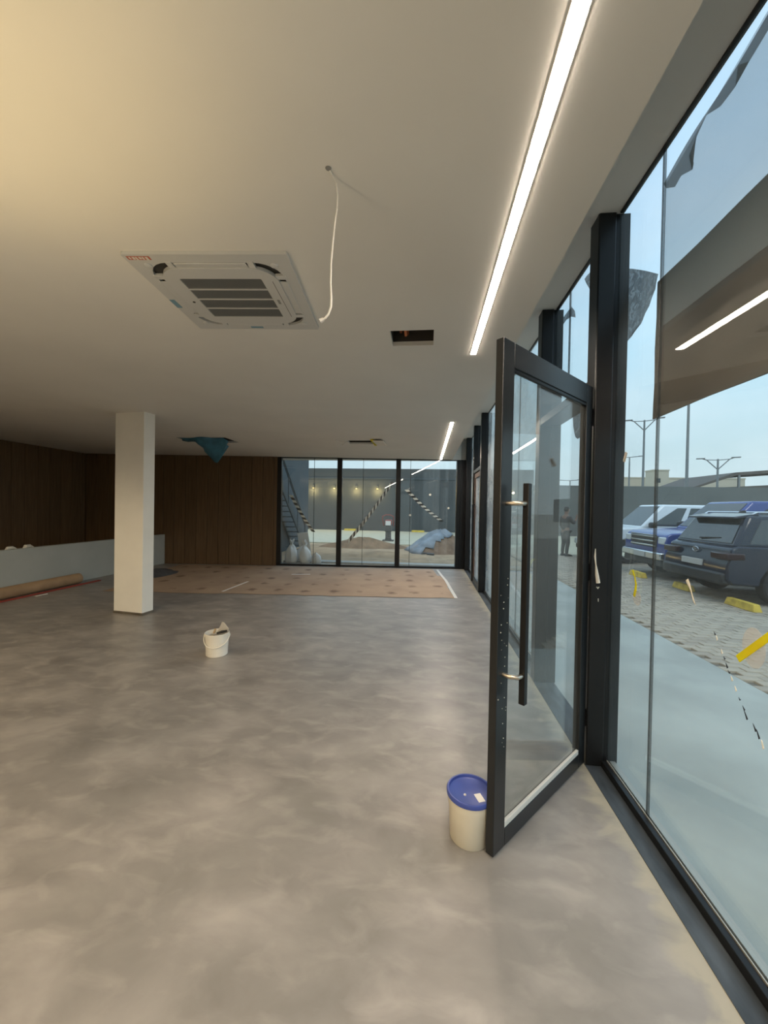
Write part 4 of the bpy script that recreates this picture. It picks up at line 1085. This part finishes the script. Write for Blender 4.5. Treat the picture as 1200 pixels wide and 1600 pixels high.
def pickup(loc, label, paint, hw, hood, roof, Lc=5.4, nose=0.0, chrome=True, bars=3):
    t = thing('pickup_truck', label, 'pickup', loc)
    wx = (.93, Lc - 1.25); ra = .45
    prof = [(.06, .42), (.0, .55), (.0, hood - .22), (.05, hood - .06), (.16, hood), (1.15, hood + .07), (1.35, hood + .09), (3.62, hood + .10), (3.70, hood + .06), (Lc - .05, hood + .06), (Lc, hood), (Lc, .5), (Lc - .1, .42)]
    prof += arch(wx[1], ra, .42, 1, 0) + arch(wx[0], ra, .42, 1, 0)
    obj('body', body(prof, hw, .07), M[paint], t, bevel=.035, seg=3)
    zb = hood + .07
    P = cabin(1.28, 3.66, 2.05, 3.45, zb, roof, hw - .07, hw - .24)
    b = MB(); b.hexa(P); obj('cab', b, M[paint], t, bevel=.06, seg=3)
    qs = [P[3], P[0], P[4], P[7]]           # windscreen faces -x
    obj('windscreen', panel_on(qs, .06, .94, .10, .92, .012), M['car_glass'], t)
    q = [P[0], P[1], P[5], P[4]]            # near side
    sidew = [(.10, .47, .10, .86, .34, .52), (.55, .93, .10, .86, .60, .90)]
    for (a, c, v0, v1, at_, ct) in sidew: obj('side_window', panel_on(q, a, c, v0, v1, .008, u0t=at_, u1t=ct), M['car_glass'], t)
    q2 = [P[2], P[3], P[7], P[6]]
    for (a, c, v0, v1, at_, ct) in sidew: obj('side_window', panel_on(q2, 1 - c, 1 - a, v0, v1, .008, u0t=1 - ct, u1t=1 - at_), M['car_glass'], t)
    # front
    gw = hw * .62
    b = MB(); b.box(-.015, .03, -gw, gw, hood - .38, hood - .08); gr = obj('grille', b, M['car_trim'], t, bevel=.02)
    for i in range(bars):
        zz = hood - .33 + i * (.22 / max(1, bars - 1)); b = MB(); b.box(-.035, -.005, -gw * .97, gw * .97, zz - .018, zz + .018); obj('grille_bar', b, M['chrome'] if chrome else M['car_trim'], gr, bevel=.006)
    b = MB(); b.box(-.03, .0, -gw, gw, hood - .075, hood - .05); obj('grille_trim', b, M['chrome'], gr, bevel=.006)
    for s in (-1, 1):
        b = MB(); y0, y1 = sorted((s * (gw + .03), s * (hw - .06))); b.box(-.01, .22, y0, y1, hood - .28, hood - .10); obj('headlight', b, M['lens'], t, bevel=.03)
        b = MB(); ya, yb = sorted((s * (hw - .02), s * (hw + .20))); b.box(1.48, 1.66, ya, yb, zb + .02, zb + .20); obj('mirror', b, M['car_trim'], t, bevel=.05)
    b = MB(); b.box(-.10, .12, -hw + .06, hw - .06, .50, .68); obj('bumper', b, M['chrome' if chrome else paint], t, bevel=.03)
    b = MB(); b.box(-.12, -.095, -.26, .26, .52, .65); obj('number_plate', b, M['plate'], t, bevel=.004)
    b = MB(); b.box(-.06, .15, -hw + .1, hw - .1, .34, .50); obj('lower_bumper', b, M['car_trim'], t, bevel=.03)
    for xs in (1.5, 2.55):
        b = MB(); b.box(xs, xs + .008, -hw - .001, -hw + .004, .5, zb - .05); obj('door_seam', b, M['car_trim'], t)
    for xs in (2.2, 3.2):
        b = MB(); b.box(xs, xs + .16, -hw - .02, -hw + .01, zb - .20, zb - .17); obj('door_handle', b, M['car_trim'], t)
    for x in wx:
        for s in (-1, 1): wheel(t, x, s * (hw - .13), .38, s)
    return t
GZ = -.018
pickup((5.55, 14.15, GZ), 'white pickup truck parked farthest left, nose to the building', 'car_white', .93, 1.08, 1.92, chrome=False, bars=2)
pickup((5.75, 11.0, GZ), 'deep blue pickup truck with a chrome barred grille', 'car_blue', .98, 1.16, 1.98, Lc=5.8)

sv = thing('dark_suv', 'dark navy car parked tail first with a roof spoiler', 'car', (5.45, 8.62, GZ))
hw = .94
prof = [(.10, .36), (.0, .45), (.0, .70), (.07, .86), (.10, 1.02), (.22, 1.08), (3.35, 1.04), (4.45, .92), (4.62, .78), (4.66, .45), (4.55, .34)]
prof += arch(3.75, .41, .34, 1, 0) + arch(.98, .41, .34, 1, 0)
obj('body', body(prof, hw, .05), M['car_navy'], sv, bevel=.04, seg=3)
P = cabin(.16, 3.30, .50, 2.35, 1.03, 1.64, hw - .06, hw - .22)
b = MB(); b.hexa(P); obj('cabin', b, M['car_navy'], sv, bevel=.07, seg=3)
obj('rear_window', panel_on([P[3], P[0], P[4], P[7]], .07, .93, .14, .86, .012), M['car_glass'], sv)
obj('windscreen', panel_on([P[1], P[2], P[6], P[5]], .06, .94, .08, .92, .012), M['car_glass'], sv)
for q, fl in (([P[0], P[1], P[5], P[4]], 0), ([P[2], P[3], P[7], P[6]], 1)):
    for (a, c, at_, ct) in ((.07, .26, .12, .28), (.29, .55, .31, .62), (.58, .86, .65, .92)):
        if fl: a, c, at_, ct = 1 - c, 1 - a, 1 - ct, 1 - at_
        obj('side_window', panel_on(q, a, c, .14, .86, .008, u0t=at_, u1t=ct), M['car_glass'], sv)
b = MB(); b.hexa([(.30, -.66, 1.57), (.72, -.66, 1.62), (.72, .66, 1.62), (.30, .66, 1.57), (.30, -.64, 1.61), (.72, -.66, 1.685), (.72, .66, 1.685), (.30, .64, 1.61)]); obj('roof_spoiler', b, M['car_navy'], sv, bevel=.015)
b = MB(); b.hexa([(.75, -.03, 1.64), (.98, -.02, 1.64), (.98, .02, 1.64), (.75, .03, 1.64), (.90, -.008, 1.74), (.98, -.008, 1.74), (.98, .008, 1.74), (.90, .008, 1.74)]); obj('roof_fin', b, M['car_trim'], sv, bevel=.01)
for s in (-1, 1):
    b = MB(); b.tube([(.62, s * .62, 1.655), (.70, s * .64, 1.70), (2.1, s * .64, 1.71), (2.25, s * .62, 1.655)], .018, 8); obj('roof_rail', b, M['chrome'], sv, smooth=True)
    b = MB(); ya, yb = sorted((s * (hw - .42), s * (hw + .005))); b.box(-.02, .30, ya, yb, .82, .95); obj('tail_light', b, M['tail'], sv, bevel=.025)
    b = MB(); ya, yb = sorted((s * (hw - .03), s * (hw + .18))); b.box(2.75, 2.95, ya, yb, 1.05, 1.2); obj('mirror', b, M['car_navy'], sv, bevel=.04)
b = MB(); b.bar((.20, .1, 1.17), (.245, -.42, 1.20), .02, .025); obj('rear_wiper', b, M['car_trim'], sv)
b = MB(); b.box(-.025, .01, -.30, .30, .64, .76); obj('number_plate', b, M['plate'], sv, bevel=.004)
b = MB()
ra_ = [(.085 * math.cos(2 * PI * i / 24), .048 * math.sin(2 * PI * i / 24)) for i in range(25)]
b.tube([(.055, a, .94 + c) for a, c in ra_], .008, 6, caps=False); b.bar((.055, -.035, .905), (.055, -.02, .975), .012); b.bar((.055, .02, .905), (.055, .035, .975), .012); b.bar((.055, -.03, .94), (.055, .03, .94), .012)
obj('emblem', b, M['chrome'], sv, smooth=True, label='oval chrome emblem')
b = MB(); b.box(-.07, .14, -hw + .05, hw - .05, .36, .58); obj('rear_bumper', b, M['car_trim'], sv, bevel=.04)
b = MB(); b.box(1.35, 3.4, -hw - .006, -hw + .02, .34, .42); obj('sill_trim', b, M['car_trim'], sv, bevel=.01)
for xs in (1.38, 2.42):
    b = MB(); b.box(xs, xs + .008, -hw - .001, -hw + .005, .45, 1.0); obj('door_seam', b, M['car_trim'], sv)
    b = MB(); b.box(xs + .1, xs + .28, -hw - .02, -hw + .01, .86, .89); obj('door_handle', b, M['car_trim'], sv)
for x in (.98, 3.75):
    for s in (-1, 1): wheel(sv, x, s * (hw - .12), .36, s)

# ---------------------------------------------------------------- person by the white pickup
def skin_obj(name, joints, edges, m, parent, lvl=2):
    me = bpy.data.meshes.new(name)
    me.from_pydata([j[:3] for j in joints], edges, [])
    me.materials.append(m)
    o = bpy.data.objects.new(name, me); COL.objects.link(o); o.parent = parent
    sk = o.modifiers.new('skin', 'SKIN')
    for v, j in zip(me.skin_vertices[0].data, joints):
        r = j[3]; v.radius = r if isinstance(r, tuple) else (r, r)
    me.skin_vertices[0].data[0].use_root = True
    sk.use_smooth_shade = True
    ss = o.modifiers.new('soft', 'SUBSURF'); ss.levels = lvl; ss.render_levels = lvl
    return o
pe = thing('person', 'person in dark clothes standing at the nose of the white pickup, one hand raised', 'person', (5.12, 15.0, -.02), R(-70))
# local: +y is the way the person faces
J = [(0, 0, .95, (.15, .11)), (0, .01, 1.12, (.14, .10)), (0, .02, 1.30, (.17, .11)), (0, .02, 1.45, (.13, .09)), (0, .03, 1.53, .055), (0, .05, 1.62, (.075, .09)), (0, .06, 1.72, (.075, .095)), (0, .05, 1.79, (.045, .06))]
E_ = [(i, i + 1) for i in range(7)]
def limb(pts, base):
    global J, E_
    prev = base
    for p in pts: J.append(p); E_.append((prev, len(J) - 1)); prev = len(J) - 1
    return prev
for s in (-1, 1):
    limb([(s * .10, .0, .88, .085), (s * .11, .04, .50, .058), (s * .11, .0, .28, .052), (s * .11, -.01, .09, .038), (s * .115, .10, .045, (.042, .03)), (s * .12, .19, .03, (.035, .022))], 0)
hA = limb([(-.19, .02, 1.42, .06), (-.24, .0, 1.15, .042), (-.25, .12, .95, .030), (-.25, .15, .89, .034)], 3)
hB = limb([(.19, .02, 1.42, .06), (.26, .14, 1.20, .044), (.16, .32, 1.36, .031), (.14, .35, 1.42, .034)], 3)
for h, (bx, by, bz), dv in ((hA, (-.25, .15, .89), (0, .25, -1)), (hB, (.14, .35, 1.42), (0, .2, 1))):
    for i, ln in enumerate((.07, .08, .076, .06)):
        ox = (i - 1.5) * .02
        limb([(bx + ox, by + dv[1] * .04, bz + dv[2] * .045, .009), (bx + ox, by + dv[1] * .04 + .015, bz + dv[2] * (.045 + ln * .6), .008), (bx + ox, by + .03, bz + dv[2] * (.045 + ln), .007)], h)
    limb([(bx + .035, by + .03, bz + dv[2] * .02, .010), (bx + .045, by + .045, bz + dv[2] * .05, .008)], h)
skin_obj('body', J, E_, M['skin'], pe)
sj = [(0, 0, .90, (.165, .13)), (0, .01, 1.12, (.16, .12)), (0, .02, 1.30, (.19, .13)), (0, .02, 1.44, (.15, .11)), (0, .025, 1.50, .075),
      (-.20, .02, 1.42, .075), (-.245, .0, 1.15, .055), (-.25, .09, 1.0, .045), (.20, .02, 1.42, .075), (.265, .14, 1.20, .057), (.20, .26, 1.31, .045)]
skin_obj('shirt', sj, [(0, 1), (1, 2), (2, 3), (3, 4), (3, 5), (5, 6), (6, 7), (3, 8), (8, 9), (9, 10)], M['dark_shirt'], pe)
tj = [(0, 0, .97, (.16, .125))]
te = []
for s in (-1, 1):
    n0 = len(tj); tj += [(s * .10, 0, .86, .10), (s * .112, .04, .50, .075), (s * .112, .0, .28, .066), (s * .112, -.01, .08, .058)]; te += [(0, n0), (n0, n0 + 1), (n0 + 1, n0 + 2), (n0 + 2, n0 + 3)]
skin_obj('trousers', tj, te, M['dark_trousers'], pe)
b = MB(); b.lathe([(0, 1.825), (.05, 1.815), (.085, 1.77), (.092, 1.72), (.085, 1.67), (.06, 1.64)], 16, M=Matrix.Translation((0, .035, 0))); obj('hair', b, M['hair'], pe, smooth=True)
b = MB()
for s in (-1, 1): b.lathe([(0, .012), (.010, .006), (.011, 0)], 8, M=Matrix.Translation((s * .032, .142, 1.70)) @ Matrix.Rotation(R(-90), 4, 'X'))
obj('eyes', b, M['haz_w'], pe)
b = MB(); b.tube([(0, .140, 1.71), (0, .165, 1.672), (0, .15, 1.66)], [.008, .014, .008], 8); obj('nose', b, M['skin'], pe, smooth=True)
b = MB(); b.tube([(-.025, .142, 1.632), (0, .148, 1.63), (.025, .142, 1.632)], [.004, .008, .004], 6); obj('mouth', b, M['brown_frame'], pe, smooth=True)
for s in (-1, 1):
    b = MB(); b.tube([(s * .085, .06, 1.73), (s * .097, .055, 1.70), (s * .088, .06, 1.665)], [.008, .014, .008], 6); obj('ear', b, M['skin'], pe, smooth=True)
    b = MB(); b.hexa([(s * .115 - .05, -.07, .0), (s * .115 + .05, -.07, .0), (s * .12 + .045, .23, .0), (s * .12 - .045, .23, .0), (s * .115 - .042, -.06, .10), (s * .115 + .042, -.06, .10), (s * .12 + .035, .20, .055), (s * .12 - .035, .20, .055)]); obj('shoe', b, M['dark_trousers'], pe, bevel=.02)

# ---------------------------------------------------------------- far street: poles, buildings
def street_lamp(x, y, h, kind, label, arm=1.2):
    t = thing('street_lamp', label, 'lamp post', (x, y, -.12), R(-25), group='street lamps beyond the wall')
    b = MB(); b.tube([(0, 0, 0), (0, 0, h)], [.13, .075], 8); obj('pole', b, M['pole'], t, smooth=True)
    for s in (-1, 1):
        b = MB()
        if kind == 'Y': b.tube([(0, 0, h - 1.0), (s * arm * .7, 0, h - .05), (s * arm, 0, h + .10)], .05, 6); b.tube([(0, 0, h - .1), (s * arm * .7, 0, h - .05)], .04, 6)
        else: b.tube([(0, 0, h), (s * arm, 0, h + .08)], .05, 6)
        obj('arm', b, M['pole'], t, smooth=True)
        b = MB(); b.box(min(s * arm * .8, s * arm * 1.35), max(s * arm * .8, s * arm * 1.35), -.14, .14, h + .05, h + .14); obj('lamp_head', b, M['pole'], t, bevel=.02)
street_lamp(20.7, 40, 10.6, 'Y', 'tall street lamp with a forked top left of the hanging sheet')
street_lamp(26.0, 53.5, 8.8, 'T', 'shorter street lamp with a flat top near the nearest post')
street_lamp(27.3, 40, 6.9, 'Y', 'street lamp with a wide forked top over the dark roof')
street_lamp(21.0, 60, 6.2, 'T', 'small distant street lamp seen through the open door glass')
t = thing('mast', 'tall thin plain mast rising behind the hanging sheet', 'mast', (24.6, 40, -.12))
b = MB(); b.tube([(0, 0, 0), (0, 0, 16)], [.15, .09], 8); obj('pole', b, M['pole'], t, smooth=True)
b = MB(); b.lathe([(.35, 0), (.35, .05), (.16, .08), (.15, .3)], 10); obj('base_flange', b, M['pole'], t)
def block(name, x0, x1, y0, y1, h, m, label, wins=(), cat='building', parap=True):
    t = thing(name, label, cat, ((x0 + x1) / 2, y0, -.12))
    hx = (x1 - x0) / 2
    b = MB(); b.box(-hx, hx, 0, y1 - y0, 0, h); obj('walls', b, m, t)
    if parap:
        b = MB(); b.box(-hx - .1, hx + .1, -.1, y1 - y0 + .1, h - .25, h); obj('parapet', b, m, t)
    for (wx_, wz, ww, wh) in wins:
        b = MB(); b.box(wx_ - ww / 2, wx_ + ww / 2, -.06, .02, wz, wz + wh); obj('window', b, M['car_glass'], t)
    return t
block('cream_building', 45, 72, 97, 105, 9.9, M['cream_bld'], 'long low cream building beyond the boundary wall', [(-11 + i * 3, 6.0, 1.3, 1.5) for i in range(8)])
block('cream_tower', 48.6, 51.8, 90, 93, 11.0, M['cream_bld'], 'cream cube shaped roof house above the long cream building', [(-.5, 8.2, .8, .9)])
block('cream_building', 95, 112, 110, 120, 14.6, M['cream_bld'], 'distant cream building at the right edge behind the dark roof', [(-6, 11, 1.6, 1.6), (0, 11, 1.6, 1.6)])
t = thing('dark_shed', 'long dark brown roofed shed rising to the right behind the wall', 'building', (43, 70, -.12))
b = MB(); b.hexa([(1, 0, 0), (60, 0, 0), (60, 12, 0), (1, 12, 0), (1, 0, 5.8), (60, 0, 9.6), (60, 12, 9.6), (1, 12, 5.8)]); obj('walls', b, M['tent'], t)
b = MB(); b.hexa([(-.5, -.8, 5.3), (7, -.8, 8.0), (7, 12.5, 8.0), (-.5, 12.5, 5.3), (-.5, -.8, 5.6), (7, -.8, 8.5), (7, 12.5, 8.5), (-.5, 12.5, 5.6)])
b.hexa([(7, -.8, 8.0), (60.5, -.8, 12.4), (60.5, 12.5, 12.4), (7, 12.5, 8.0), (7, -.8, 8.5), (60.5, -.8, 12.9), (60.5, 12.5, 12.9), (7, 12.5, 8.5)]); obj('roof', b, M['tent'], t)
for i in range(6):
    b = MB(); b.bar((7.5 + i * 7, -.70, 0), (7.5 + i * 7, -.70, 8.05 + i * .57), .28); obj('post', b, M['pole'], t)
